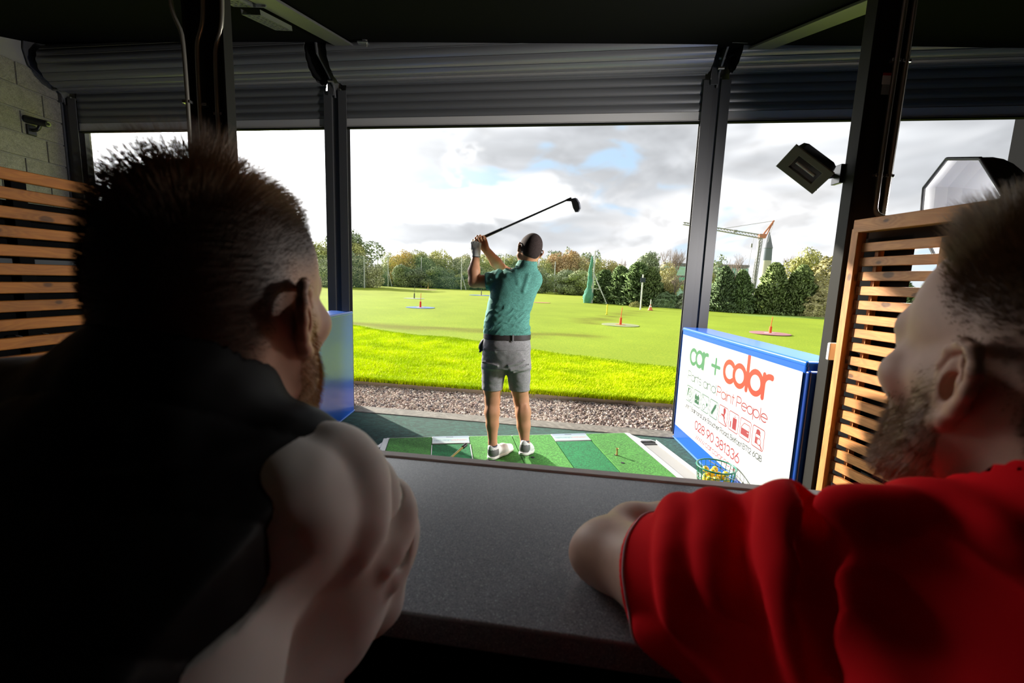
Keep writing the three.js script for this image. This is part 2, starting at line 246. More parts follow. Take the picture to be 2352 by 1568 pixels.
{
  const { o, len } = screen('pale orange slatted timber screen on the right beside printed divider', [1.575, -2.055], [1.775, -0.42], { seed: 8, top: 1.605, pitch: 0.0645, n: 25, mat: M.woodRight, h: 0.040, s0: 0.03 });
  part(o, 'stile', metreUV(bx(0.036, 1.69, 0.045, 0.012, 0.845, 0.012, 0.003), true, 0.4, 0.2), M.woodRight);
  part(o, 'stile', metreUV(bx(0.045, 1.6, 0.03, 0.405, 0.82, 0.02, 0.003), true, 1.4, 0.7), M.woodRight);
  part(o, 'top_rail', metreUV(bx(len, 0.058, 0.05, len / 2, 1.700, 0.01, 0.003), false, 2.2, 0.1), M.woodRight);
  part(o, 'batten', metreUV(bx(0.018, 1.6, 0.03, 0.085, 0.82, -0.03, 0.002), true, 0.1, 0.1), M.woodRight);
  part(o, 'backing_board', [bx(0.22, 1.6, 0.012, 0.10, 0.85, -0.055, 0.002), bx(1.1, 1.0, 0.012, 0.6, 0.5, -0.055, 0.002), bx(1.0, 0.6, 0.012, 0.95, 1.4, -0.055, 0.002), bx(1.2, 0.075, 0.012, 0.6, 1.66, -0.055, 0.002)], M.black);
}
{ // white switch box on the column by the screen
  const p = [1.565, 1.115, -2.10], o = thing('switch_box', 'small white socket plate on column beside right screen', 'socket', p);
  part(o, 'box', bx(0.055, 0.085, 0.02, 0, 0, 0, 0.006), M.plasticWhite); part(o, 'rocker', bx(0.014, 0.024, 0.008, 0.012, -0.004, 0.011, 0.002), M.plasticBlack);
}
{ const o = thing('junction_box', 'small pale junction box high on right column', 'junction box', [1.70, 2.365, -2.205]); part(o, 'box', bx(0.055, 0.1, 0.05, 0, 0, 0, 0.006), std({ color: rgb(0.35, 0.36, 0.36), roughness: 0.5 })); part(o, 'lid', bx(0.05, 0.04, 0.004, 0, 0.02, 0.026, 0.002), M.plasticWhite); part(o, 'warning_sticker', bx(0.05, 0.012, 0.003, 0, 0.044, 0.027, 0.001), std({ color: rgb(0.5, 0.03, 0.04), roughness: 0.5 })); }
single('cable', 'black cable from junction box down to floodlight', 'cable', tube([[1.69, 2.31, -2.20], [1.645, 2.24, -2.2], [1.655, 2.12, -2.19], [1.70, 2.05, -2.19], [1.66, 2.0, -2.2], [1.56, 1.965, -2.26], [1.49, 1.96, -2.28], [1.455, 1.97, -2.30]], 0.005, 60, 6), M.plasticBlack);
{ // floodlight on its bracket
  const e1 = new THREE.Vector3(0.158, -0.144, 0.066).normalize(), e3 = new THREE.Vector3(0.103, 0.067, -0.1).normalize();
  const zA = e3.clone().negate(); zA.sub(e1.clone().multiplyScalar(e1.dot(zA))).normalize(); const yA = zA.clone().cross(e1);
  const o = thing('floodlight', 'black box floodlight hanging beside right column against sky', 'floodlight', [1.41, 2.005, -2.22]);
  const b = new THREE.Matrix4().makeBasis(e1, yA, zA); o.quaternion.setFromRotationMatrix(b);
  part(o, 'housing', bx(0.205, 0.11, 0.15, 0, 0, -0.01, 0.03), M.plasticBlack);
  const rim = extrude([[-0.107, -0.058], [0.107, -0.058], [0.107, 0.058], [-0.107, 0.058]], 0.012, 0.002, [[[-0.065, -0.03], [-0.065, 0.034], [0.072, 0.034], [0.072, -0.03]]]).translate(0, 0, 0.066);
  part(o, 'bezel', rim, std({ color: rgb(0.20, 0.21, 0.16), roughness: 0.5, metalness: 0.2 }));
  part(o, 'reflector', bx(0.137, 0.066, 0.004, 0.003, 0.002, 0.064, 0.001), std({ color: rgb(0.55, 0.56, 0.5), roughness: 0.12, metalness: 0.9, roughnessMap: whiteNoise }));
  part(o, 'lamp_tube', bar([-0.05, 0.002, 0.07], [0.055, 0.002, 0.07], 0.006), M.plasticWhite);
  part(o, 'glass', bx(0.14, 0.068, 0.003, 0.003, 0.002, 0.075, 0.001), phys({ color: rgb(1, 1, 1), transmission: 1, roughness: 0.02, thickness: 0 }));
  part(scene, 'floodlight_bracket', [tube([[1.485, 1.965, -2.275], [1.52, 1.972, -2.27], [1.585, 1.972, -2.25]], 0.010, 20, 8), bx(0.02, 0.09, 0.06, 1.572, 1.972, -2.24, 0.003)], M.plasticBlack);
  tag(scene.children.at(-1), 'black tubular bracket between floodlight and right column', 'bracket');
  single('cable', 'short black cable loop dangling under the floodlight bracket', 'cable', tube([[1.47, 1.95, -2.275], [1.485, 1.92, -2.27], [1.493, 1.90, -2.27], [1.50, 1.925, -2.265], [1.515, 1.955, -2.262], [1.53, 1.965, -2.26]], 0.0045, 30, 6), M.plasticBlack);
}
{ // security camera on the block wall
  const o = thing('security_camera', 'black security camera on the grey block wall', 'camera', [-4.945, 2.79, -4.66]); o.scale.setScalar(0.72);
  part(o, 'wall_plate', bx(0.03, 0.14, 0.12, 0.015, -0.08, 0.04, 0.01), M.plasticBlack);
  part(o, 'arm', tube([[0.03, -0.08, 0.04], [0.1, -0.07, 0.04], [0.13, 0.0, 0.02]], 0.022, 20, 10), M.plasticBlack);
  part(o, 'body', bar([0.02, 0.05, 0.10], [0.23, 0.015, 0.02], 0.05, 0.045, 20), M.plasticBlack);
  part(o, 'lens_ring', new THREE.TorusGeometry(0.026, 0.008, 8, 20).rotateY(Math.PI / 2 - 0.6).translate(0.235, 0.015, 0.02), std({ color: rgb(0.35, 0.42, 0.12), roughness: 0.4 }));
}
{ // photographer's octagonal softbox on a stand beyond the right screen
  const o = thing('softbox', 'black octagonal softbox with white lining above the right screen', 'softbox', [2.28, 1.83, -2.34]);
  const ax = new THREE.Vector3(-0.93, -0.20, -0.22).normalize(); o.quaternion.setFromUnitVectors(new THREE.Vector3(0, 0, 1), ax);
  const cone = (r0, r1, z0, z1, off) => { const pos = [], N = 8, S = 6; for (let i = 0; i < N; i++) for (let s = 0; s < S; s++) { const q = (t, a) => { const bul = Math.sin(t * Math.PI * 0.5), R = lerp(r1, r0, bul) + off; return [Math.cos(a) * R, Math.sin(a) * R, lerp(z1, z0, t)]; }; const a0 = (i + 0.5) / N * 2 * Math.PI, a1 = (i + 1.5) / N * 2 * Math.PI, A = q(s / S, a0), B = q(s / S, a1), C = q((s + 1) / S, a1), D = q((s + 1) / S, a0); pos.push(...A, ...B, ...C, ...A, ...C, ...D); } const g = new THREE.BufferGeometry(); g.setAttribute('position', new THREE.Float32BufferAttribute(pos, 3)); g.computeVertexNormals(); return g; };
  const cloth = std({ color: rgb(0.012, 0.012, 0.014), roughness: 0.6, side: THREE.DoubleSide }), white = std({ color: rgb(0.62, 0.62, 0.63), roughness: 0.55, side: THREE.DoubleSide });
  part(o, 'outer_cloth', cone(0.29, 0.07, 0.0, -0.30, 0), cloth); part(o, 'white_lining', cone(0.283, 0.06, -0.002, -0.285, 0), white);
  const rim = []; for (let i = 0; i < 8; i++) { const a = (i + 0.5) / 8 * 2 * Math.PI, b = (i + 1.5) / 8 * 2 * Math.PI; rim.push(bar([Math.cos(a) * 0.288, Math.sin(a) * 0.288, 0], [Math.cos(b) * 0.288, Math.sin(b) * 0.288, 0], 0.009, 0.009, 6)); }
  part(o, 'rim', rim, cloth);
  part(o, 'speed_ring', new THREE.CylinderGeometry(0.075, 0.075, 0.04, 20).rotateX(Math.PI / 2).translate(0, 0, -0.31), M.plasticBlack);
  part(o, 'flash_bulb', new THREE.SphereGeometry(0.03, 16, 12).translate(0, 0, -0.255), std({ color: rgb(1, 1, 1), emissive: rgb(1, 1, 1), emissiveIntensity: 0.8 })); const fl = new THREE.PointLight(rgb(1, 1, 1), 0.012, 0, 2); fl.position.set(0, 0, -0.20); fl.castShadow = true; o.add(fl); const sp = new THREE.SpotLight(rgb(1, 0.98, 0.95), 8, 0, deg(80), 0.6, 2); sp.position.set(0, 0, 0.01); sp.target.position.set(0, 0, 2); sp.castShadow = true; sp.shadow.radius = 8; o.add(sp, sp.target);
  part(o, 'flash_head', bx(0.11, 0.12, 0.24, 0, 0, -0.45, 0.03), M.plasticBlack);
  const s = thing('light_stand', 'black light stand holding up the octagonal softbox', 'stand', [2.69, 0, -2.52]);
  part(s, 'pole', [bar([0, 0.1, 0], [0, 1.0, 0], 0.014), bar([0, 1.0, 0], [0, 1.86, 0], 0.011)], M.plasticBlack);
  for (let i = 0; i < 3; i++) { const a = i * 2.1 + 0.4; part(s, 'leg', bar([0, 0.5, 0], [Math.cos(a) * 0.42, 0.01, Math.sin(a) * 0.42], 0.009), M.plasticBlack); }
}

// ---------- gravel, lawn and the range below it ----------
const crestZ = (x) => clamp(-8.72 + 0.64 * x, -14, -6.6) + 0.12 * Math.sin(x * 1.7) ;
const groundY = (x, z) => { const s = (crestZ(x) - z) * 0.85; return -1.2 * smooth(s, -0.25, 3.4) + 0.02 * noise3(x * 0.5, 0, z * 0.5) * smooth(-z, 6, 9); };
{
  const turf = (seed, base, vary) => { const r = rng(seed); return texture(512, 512, (u, v) => { const a = ring(u, v, 26, 4), b = ring(u * 2 % 1, v, 60, 2), n = r() - 0.5, k = 1 + vary * (a * 0.5 + b * 0.45 + n * 0.5); return [base[0] * k * (1 + 0.12 * a), base[1] * k, base[2] * k]; }); };
  const rough = turf(21, [0.55, 0.62, 0.03], 0.42), cut = turf(22, [0.58, 0.62, 0.25], 0.30);
  const grid = (x0, x1, z0, z1, nx, nz, pw, mat, name, colour) => {
    const pos = [], uv = [], col = [], idx = [];
    for (let j = 0; j <= nz; j++) for (let i = 0; i <= nx; i++) { const x = lerp(x0, x1, i / nx), z = lerp(z0, z1, Math.pow(j / nz, pw)), y = groundY(x, z) - 0.02; pos.push(x, y, z); uv.push(x, z); col.push(...colour(x, z)); }
    for (let j = 0; j < nz; j++) for (let i = 0; i < nx; i++) { const a = j * (nx + 1) + i; idx.push(a, a + 1, a + nx + 1, a + 1, a + nx + 2, a + nx + 1); }
    const g = new THREE.BufferGeometry(); g.setAttribute('position', new THREE.Float32BufferAttribute(pos, 3)); g.setAttribute('uv', new THREE.Float32BufferAttribute(uv, 2)); g.setAttribute('color', new THREE.Float32BufferAttribute(col, 3)); g.setIndex(idx); g.computeVertexNormals();
    return struct(name, g, mat);
  };
  // worn and wet places: a muddy line along the foot of the bank and a trodden track to the yellow marker
  const seg = (x, z, a, b) => { const dx = b[0] - a[0], dz = b[1] - a[1], t = clamp(((x - a[0]) * dx + (z - a[1]) * dz) / (dx * dx + dz * dz)); return Math.hypot(x - a[0] - dx * t, z - a[1] - dz * t); };
  const fieldColour = (x, z) => {
    const big = fbm(x * 0.06, 3, z * 0.03, 3), mid = fbm(x * 0.35, 1, z * 0.16, 3);
    let k = 1 + 0.16 * big + 0.14 * mid, br = 0;
    br = Math.max(br, 0.75 * smooth(1.6 - seg(x, z, [-9, -23.5], [3, -21.5]) - 1.4 * fbm(x * 0.9, 2, z * 0.5, 3), 0.2, 1.4));
    br = Math.max(br, 0.8 * smooth(1.2 - seg(x, z, [4.6, -29], [8.5, -36.5]) - 1.3 * fbm(x * 1.1, 6, z * 0.5, 3), 0.1, 1.1), 0.6 * smooth(1.3 - seg(x, z, [8.5, -36.5], [13.5, -46]) - 1.0 * fbm(x * 0.9, 6, z * 0.4, 3), 0.2, 1.2));
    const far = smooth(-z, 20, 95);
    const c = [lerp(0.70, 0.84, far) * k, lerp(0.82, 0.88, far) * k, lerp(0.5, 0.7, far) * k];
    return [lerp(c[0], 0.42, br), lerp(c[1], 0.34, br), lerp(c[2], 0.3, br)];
  };
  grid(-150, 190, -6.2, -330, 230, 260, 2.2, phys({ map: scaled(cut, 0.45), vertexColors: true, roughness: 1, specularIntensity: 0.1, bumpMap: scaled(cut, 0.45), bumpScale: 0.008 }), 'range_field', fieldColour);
  { // near lawn follows the edging and ends over the crest
    const pos = [], uv = [], idx = [], nx = 120, nz = 60;
    for (let j = 0; j <= nz; j++) for (let i = 0; i <= nx; i++) { const x = lerp(-9, 8, i / nx), f = fp((x + 0.045) / T[0], 0, 0.97), zz = lerp(f[2] - (f[0] - x) * 0, crestZ(x) - 0.9, j / nz); pos.push(x, groundY(x, zz) - 0.005 + (j === nz ? -0.06 : 0.0), zz); uv.push(x, zz); }
    for (let j = 0; j < nz; j++) for (let i = 0; i < nx; i++) { const a = j * (nx + 1) + i; idx.push(a, a + 1, a + nx + 1, a + 1, a + nx + 2, a + nx + 1); }
    const g = new THREE.BufferGeometry(); g.setAttribute('position', new THREE.Float32BufferAttribute(pos, 3)); g.setAttribute('uv', new THREE.Float32BufferAttribute(uv, 2)); g.setIndex(idx); g.computeVertexNormals();
    struct('near_lawn', g, phys({ map: scaled(rough, 1.1), roughness: 1, specularIntensity: 0.1 }));
  }
  // grass blades of the lawn
  const tuft = (() => { const pos = [], nor = [], r = rng(31); for (let b = 0; b < 5; b++) { const a = r() * 6.28, w = 0.0035 + r() * 0.002, h = 0.6 + r() * 0.4, lean = 0.25 + r() * 0.5, ox = (r() - 0.5) * 0.04, oz = (r() - 0.5) * 0.04, ca = Math.cos(a), sa = Math.sin(a), lx = -sa * lean * h * 0.06, lz = ca * lean * h * 0.06, y1 = h * 0.04, y2 = h * 0.07; const L = [ox - ca * w, 0, oz - sa * w], R = [ox + ca * w, 0, oz + sa * w], L1 = [ox - ca * w * 0.8 + lx * 0.35, y1, oz - sa * w * 0.8 + lz * 0.35], R1 = [ox + ca * w * 0.8 + lx * 0.35, y1, oz + sa * w * 0.8 + lz * 0.35], P = [ox + lx, y2, oz + lz]; pos.push(...L, ...R, ...R1, ...L, ...R1, ...L1, ...L1, ...R1, ...P); for (let k = 0; k < 9; k++) nor.push(lx * 4, 1, lz * 4); } const g = new THREE.BufferGeometry(); g.setAttribute('position', new THREE.Float32BufferAttribute(pos, 3)); g.computeVertexNormals(); return g; })();
  const r = rng(41), N = 150000, m4 = new THREE.Matrix4(), q = new THREE.Quaternion(), e = new THREE.Euler(), col = new THREE.Color();
  const blades = new THREE.InstancedMesh(tuft, phys({ color: rgb(1, 1, 1), roughness: 0.8, specularIntensity: 0.2, side: THREE.DoubleSide }), N); blades.name = 'grass_blades';
  let k = 0; while (k < N) {
    const u = -6.2 + r() * 11, p = fp(u, 0, 0.99), x0 = p[0] + (r() - 0.5) * 0.3, zc = crestZ(x0), w = r();
    const z = w < 0.08 ? p[2] - r() * r() * 0.25 : w < 0.2 ? zc - r() * 0.5 + 0.15 : lerp(p[2], zc - 0.5, Math.pow(r(), 0.8)), x = x0;
    if (z > p[2]) continue;
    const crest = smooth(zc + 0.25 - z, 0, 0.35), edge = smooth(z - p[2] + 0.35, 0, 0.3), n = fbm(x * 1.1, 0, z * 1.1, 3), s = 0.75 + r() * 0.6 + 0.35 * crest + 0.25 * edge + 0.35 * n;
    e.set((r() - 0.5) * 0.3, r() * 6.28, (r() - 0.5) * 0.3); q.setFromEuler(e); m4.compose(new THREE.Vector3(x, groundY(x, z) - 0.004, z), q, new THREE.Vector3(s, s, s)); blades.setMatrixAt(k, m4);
    const d = clamp(0.5 + 0.9 * n + 0.3 * (r() - 0.5)), dk = Math.max(crest * 0.6, edge * 0.45 * r());  // crest tufts coloured darker, standing for the shadow line along the bank
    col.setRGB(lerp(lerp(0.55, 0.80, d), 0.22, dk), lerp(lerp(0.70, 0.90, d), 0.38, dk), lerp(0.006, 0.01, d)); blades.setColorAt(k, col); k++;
  }
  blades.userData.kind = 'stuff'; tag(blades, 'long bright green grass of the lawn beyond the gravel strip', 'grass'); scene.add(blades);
  // gravel strip
  const base = struct('gravel_bed', facGeo(bx(12, 0.1, 0.92, 0, -0.085, -0.485, 0)), std({ color: rgb(0.12, 0.10, 0.09), roughness: 1 })); void base;
  const peb = new THREE.IcosahedronGeometry(0.013, 1), pp = peb.attributes.position; for (let i = 0; i < pp.count; i++) { const x = pp.getX(i), y = pp.getY(i), z = pp.getZ(i), s = 1 + 0.35 * noise3(x * 60, y * 60, z * 60); pp.setXYZ(i, x * s, y * s * 0.8, z * s); } peb.computeVertexNormals();
  const NP = 26000, stones = new THREE.InstancedMesh(peb, std({ color: rgb(1, 1, 1), roughness: 0.85 }), NP); stones.name = 'gravel';
  for (let i = 0; i < NP; i++) { const p = fp(-2.9 + r() * 8.0, -0.036 + r() * 0.022, 0.03 + r() * 0.91), s = 0.55 + r() * 0.75; e.set(r() * 6, r() * 6, r() * 6); q.setFromEuler(e); m4.compose(new THREE.Vector3(...p), q, new THREE.Vector3(s * (0.8 + r() * 0.5), s, s)); stones.setMatrixAt(i, m4); const t = r(), b = 0.5 + r() * 0.75; col.setRGB(...(t < 0.4 ? [0.56 * b, 0.46 * b, 0.39 * b] : t < 0.7 ? [0.44 * b, 0.33 * b, 0.29 * b] : t < 0.92 ? [0.22 * b, 0.19 * b, 0.19 * b] : [0.75, 0.68, 0.6])); stones.setColorAt(i, col); }
  stones.userData.kind = 'stuff'; tag(stones, 'loose pinkish grey gravel strip in front of the kerb', 'gravel'); scene.add(stones);
}
// targets: flat coloured discs with a little flag post
function disc(x, z, r, colour, centre, label, postCol, h) {
  const y = groundY(x, z), o = thing('target_disc', label, 'target', [x, y, z]);
  part(o, 'disc', new THREE.CylinderGeometry(r, r, 0.03, 48).translate(0, 0.005, 0), std({ color: colour.clone().multiplyScalar(0.42), roughness: 0.8 }));
  if (centre) part(o, 'centre', new THREE.CylinderGeometry(r * 0.28, r * 0.28, 0.012, 32).translate(0, 0.026, 0), std({ color: centre.clone().multiplyScalar(0.5), roughness: 0.8 }));
  if (postCol) { part(o, 'post', [bar([0, 0, 0], [0.01, h * 0.42, 0], 0.085, 0.075, 10), bar([0.01, h * 0.42, 0], [0.05, h, 0], 0.022, 0.018, 8)], std({ color: postCol, roughness: 0.6 })); }
  return o;
}
disc(-8.1, -38.0, 1.25, rgb(0.05, 0.25, 0.62), rgb(0.80, 0.5, 0.6), 'blue target disc with pink centre and red post, left of golfer', rgb(0.80, 0.03, 0.01), 1.25);
disc(-12.3, -54.1, 1.3, rgb(0.47, 0.60, 0.33), rgb(0.85, 0.85, 0.7), 'faint green target disc with thin dark post, behind the left blue disc', rgb(0.08, 0.09, 0.05), 1.5);
disc(-5.4, -73, 2.0, rgb(0.05, 0.25, 0.62), rgb(0.75, 0.5, 0.6), 'far blue target disc below the golfer elbow', rgb(0.15, 0.13, 0.10), 1.6);
disc(-18.8, -96, 1.9, rgb(0.75, 0.38, 0.32), null, 'farthest pale pink target disc near the left hedge', rgb(0.6, 0.45, 0.1), 1.5);
disc(15.5, -26.1, 1.1, rgb(0.78, 0.34, 0.38), rgb(0.86, 0.66, 0.66), 'pink target disc with orange post above the printed divider', rgb(0.85, 0.10, 0.01), 1.0);
disc(7.02, -28.3, 1.2, rgb(0.55, 0.62, 0.27), rgb(0.80, 0.35, 0.10), 'pale green target disc with orange red post right of golfer', rgb(0.85, 0.09, 0.01), 1.15);
disc(3.6, -54.8, 1.05, rgb(0.80, 0.38, 0.12), null, 'orange target disc at the right side of the golfer', null, 0);
{ const x = 8.1, z = -37.7, o = thing('yardage_marker', 'yellow marker post at the end of the trodden track', 'marker', [x, groundY(x, z), z]); part(o, 'post', [bar([0, 0, 0], [0.03, 0.88, 0], 0.05), bx(0.16, 0.05, 0.16, 0, 0.02, 0, 0.01)], std({ color: rgb(0.85, 0.72, 0.01), roughness: 0.6 })); }
{ const x = 14.7, z = -46.8, o = thing('marker_cone', 'orange and white marker cone near the hedge', 'cone', [x, groundY(x, z), z]); part(o, 'cone', [new THREE.ConeGeometry(0.24, 0.75, 16).translate(0, 0.38, 0), bx(0.5, 0.04, 0.5, 0, 0.02, 0, 0.01)], std({ color: rgb(0.85, 0.22, 0.10), roughness: 0.6 })); part(o, 'stick', bar([0, 0.6, 0], [0, 1.15, 0], 0.05), M.plasticWhite); part(o, 'band', new THREE.CylinderGeometry(0.10, 0.145, 0.14, 16).translate(0, 0.42, 0), M.plasticWhite); }
{ const x = 13.7, z = -47, y = groundY(x, z), o = thing('sign_pole', 'white pole with a square navy sign in front of hedge', 'pole', [x, y, z]); part(o, 'pole', bar([0, 0, 0], [0.02, 3.75, 0], 0.075), M.plasticWhite); part(o, 'sign_board', bx(0.52, 0.5, 0.06, 0.02, 3.15, 0.09, 0.02), std({ color: rgb(0.02, 0.03, 0.06), roughness: 0.5 })); }
// net posts, stays and nets of the range boundary
const netPostM = std({ color: rgb(0.62, 0.64, 0.62), roughness: 0.5, metalness: 0.3 });
const netM = std({ color: rgb(0.10, 0.30, 0.22), roughness: 0.9, transparent: true, opacity: 0.14, side: THREE.DoubleSide });
const netPosts = [[-31.4, -92, 6.6], [-36.3, -116.8, 8.2], [-31.9, -111.2, 7.8], [-24.0, -113.5, 7.8], [-12.5, -104.0, 7.6], [-2.5, -106, 7.6], [9.9, -108, 7.6]];
const npl = ['nearest net post at the far left hedge', 'second net post from the left, before the autumn tree', 'net post before the orange autumn tree', 'net post behind the far pink disc', 'net post directly left of golfer hands', 'net post hidden behind the golfer shoulders', 'net post right of golfer by yellow tree'];
netPosts.forEach(([x, z, h], i) => { const y = groundY(x, z), o = thing('net_post', 'slim pale ' + npl[i], 'post', [x, y, z]); part(o, 'pole', bar([0, 0, 0], [0, h, 0], 0.11, 0.08), netPostM); if (i > 0) part(o, 'stay', bar([0, h * 0.52, 0], [1.3, 0, 1.2], 0.06), netPostM); });
{ const sheet = (a, b, ha, hb, label) => { const ya = groundY(a[0], a[1]), yb = groundY(b[0], b[1]), N = 14, pos = [], idx = []; for (let i = 0; i <= N; i++) { const t = i / N, sag = 0.35 * Math.sin(t * Math.PI); for (let j = 0; j <= 6; j++) { const s = j / 6; pos.push(lerp(a[0], b[0], t), lerp(ya, yb, t) + s * (lerp(ha, hb, t) - sag), lerp(a[1], b[1], t) - 0.3 * Math.sin(s * Math.PI) * (0.4 + 0.6 * Math.sin(t * Math.PI))); } } for (let i = 0; i < N; i++) for (let j = 0; j < 6; j++) { const k = i * 7 + j; idx.push(k, k + 7, k + 1, k + 1, k + 7, k + 8); } const g = new THREE.BufferGeometry(); g.setAttribute('position', new THREE.Float32BufferAttribute(pos, 3)); g.setIndex(idx); g.computeVertexNormals(); return single('boundary_net', label, 'net', g, netM); };
  const P = netPosts; sheet([P[0][0] - 18, -70], P[0], 6.4, 6.6, 'green boundary net left of the nearest net post'); sheet(P[0], P[1], 6.5, 8.0, 'green boundary net between the two leftmost net posts'); sheet(P[1], P[2], 8, 7.7, 'green boundary net before the orange autumn tree');
  sheet(P[2], P[3], 7.7, 7.7, 'green boundary net over the far pink disc'); sheet(P[3], P[4], 7.7, 7.5, 'green boundary net left of the golfer hands'); sheet(P[4], P[5], 7.5, 7.5, 'green boundary net behind the golfer'); sheet(P[5], P[6], 7.5, 7.5, 'green boundary net right behind golfer head');
}
{ const x = 10.5, z = -58.6, y = groundY(x, z), o = thing('braced_net_post', 'tall braced net post with bunched green netting', 'post', [x, y, z]);
  part(o, 'pole', bar([0, 0, 0], [0.05, 6.9, 0], 0.12, 0.09), netPostM); part(o, 'brace', [bar([0.04, 3.9, 0], [1.9, 0, 0.6], 0.075), bar([0, 1.9, 0], [0.95, 1.9, 0.3], 0.04)], netPostM);
  const g = new THREE.CylinderGeometry(0.12, 0.5, 6.2, 14, 20, true), p = g.attributes.position; for (let i = 0; i < p.count; i++) { const yy = p.getY(i), t = yy / 6.2 + 0.5, w = 1 + 0.4 * noise3(p.getX(i) * 4, yy * 1.2, 3) + (t < 0.3 ? 0.5 * Math.sin(t / 0.3 * Math.PI) : 0); p.setXYZ(i, p.getX(i) * w - 0.32 - 0.25 * (1 - t), yy + 3.1, p.getZ(i) * w); } g.computeVertexNormals();
  part(o, 'bunched_net', g, std({ color: rgb(0.10, 0.34, 0.24), roughness: 0.9, side: THREE.DoubleSide, transparent: true, opacity: 0.75 })); }

// ---------- trees, crane, tower and the wrapped building beyond ----------
function leafCloud(seed, n, size, where, slim = 0.75, wild = 1.9) { // cards laid on a lumpy crown; where(r) gives point and outward direction
  const r = rng(seed), pos = [], nor = [], col = [];
  const a = new THREE.Vector3(), b = new THREE.Vector3(), d = new THREE.Vector3();
  for (let i = 0; i < n; i++) {
    const [p, o] = where(r); d.set(o[0] + (r() - 0.5) * wild, o[1] + (r() - 0.5) * wild + 0.25, o[2] + (r() - 0.5) * wild).normalize();
    if (slim < 0.5) { a.copy(d); b.set(r() - 0.5, r() - 0.5, r() - 0.5).cross(a).normalize(); } else { a.set(r() - 0.5, r() - 0.5, r() - 0.5).cross(d).normalize(); b.crossVectors(d, a); }
    const s = size * (0.55 + r() * 0.9), k = 0.5 + r() * 0.85, v = [[-0.5, -0.1 * slim], [0.0, -0.6 * slim], [0.6, 0.0], [-0.1, 0.6 * slim]];
    const P = v.map(([x, y]) => [p[0] + (a.x * x + b.x * y) * s, p[1] + (a.y * x + b.y * y) * s, p[2] + (a.z * x + b.z * y) * s]);
    const nn = [o[0] * 0.45 + d.x * 0.8, o[1] * 0.45 + d.y * 0.8, o[2] * 0.45 + d.z * 0.8];
    for (const t of [[0, 1, 2], [0, 2, 3]]) for (const j of t) { pos.push(...P[j]); nor.push(...nn); col.push(k, k, k * (0.9 + r() * 0.2)); }
  }
  const g = new THREE.BufferGeometry(); g.setAttribute('position', new THREE.Float32BufferAttribute(pos, 3)); g.setAttribute('normal', new THREE.Float32BufferAttribute(nor, 3)); g.setAttribute('color', new THREE.Float32BufferAttribute(col, 3)); return g;
}
const crownBlobs = (seed, n, flat) => { const r = rng(seed), L = []; for (let i = 0; i < n; i++) { const y = 0.12 + 0.74 * r(), w = 0.44 * Math.pow(Math.sin(Math.PI * clamp((y + 0.12) / 1.12)), 0.8) + 0.03, a = r() * 6.28; L.push([Math.cos(a) * w * r(), y, Math.sin(a) * w * r(), 0.13 + 0.11 * r()]); } L.push([0, 0.45, 0, 0.34], [0.1, 0.2, 0.05, 0.24], [-0.1, 0.2, -0.05, 0.24]); return L; };
const crown = (seed, n, size) => { const L = crownBlobs(seed, 24); return leafCloud(seed + 1, n, size, (r) => { const b = L[Math.floor(r() * L.length)], t = r() * 6.28, z = r() * 2 - 1, q = Math.sqrt(1 - z * z), o = [Math.cos(t) * q, z, Math.sin(t) * q], R = b[3] * (0.75 + 0.3 * r()); return [[b[0] + o[0] * R, Math.max(0.02, b[1] + o[1] * R * 0.9), b[2] + o[2] * R], o]; }); };
const coniferCrown = (seed, n, size) => leafCloud(seed, n, size, (r) => { const y = Math.pow(r(), 1.25), a = r() * 6.28, lobe = 0.5 + 0.5 * Math.sin(a * 5 + y * 9 + seed) * Math.sin(a * 3 - y * 14), nn = noise3(Math.cos(a) * 1.6 + seed, y * 5.5, Math.sin(a) * 1.6), w = (0.36 * Math.pow(1 - y, 0.62) + 0.015) * (0.80 + 0.22 * lobe + 0.26 * nn) * (0.80 + 0.28 * r()); return [[Math.cos(a) * w, y * 0.98 + 0.02, Math.sin(a) * w], [Math.cos(a), 0.55, Math.sin(a)]]; }, 0.34, 1.3);
const bushCrown = (seed, n, size) => leafCloud(seed, n, size, (r) => { const z = r(), a = r() * 6.28, q = Math.sqrt(1 - z * z), lump = 1 + 0.16 * noise3(Math.cos(a) * q * 2.6 + seed, z * 2.6, Math.sin(a) * q * 2.6); return [[Math.cos(a) * q * 0.5 * lump, z * lump * 0.92 + 0.02, Math.sin(a) * q * 0.5 * lump], [Math.cos(a) * q, z, Math.sin(a) * q]]; });
function bareTree(seed, depth = 5) { const r = rng(seed), L = []; const grow = (p, d, len, rad, k) => { const e = p.clone().addScaledVector(d, len); L.push(bar(p.toArray(), e.toArray(), rad, rad * 0.68, k > 3 ? 6 : 3)); if (k === 0) return; const n = k > 3 ? 3 : 2 + (r() < 0.45 ? 1 : 0); for (let i = 0; i < n; i++) { const nd = d.clone().add(new THREE.Vector3((r() - 0.5) * 1.25, (r() - 0.2) * 0.7, (r() - 0.5) * 1.25)).normalize(); grow(p.clone().addScaledVector(d, len * (0.65 + 0.35 * r())), nd, len * (0.62 + 0.22 * r()), rad * 0.6, k - 1); } }; grow(new THREE.Vector3(0, 0, 0), new THREE.Vector3(0.03, 1, 0).normalize(), 0.3, 0.022, depth); return merge(L); }
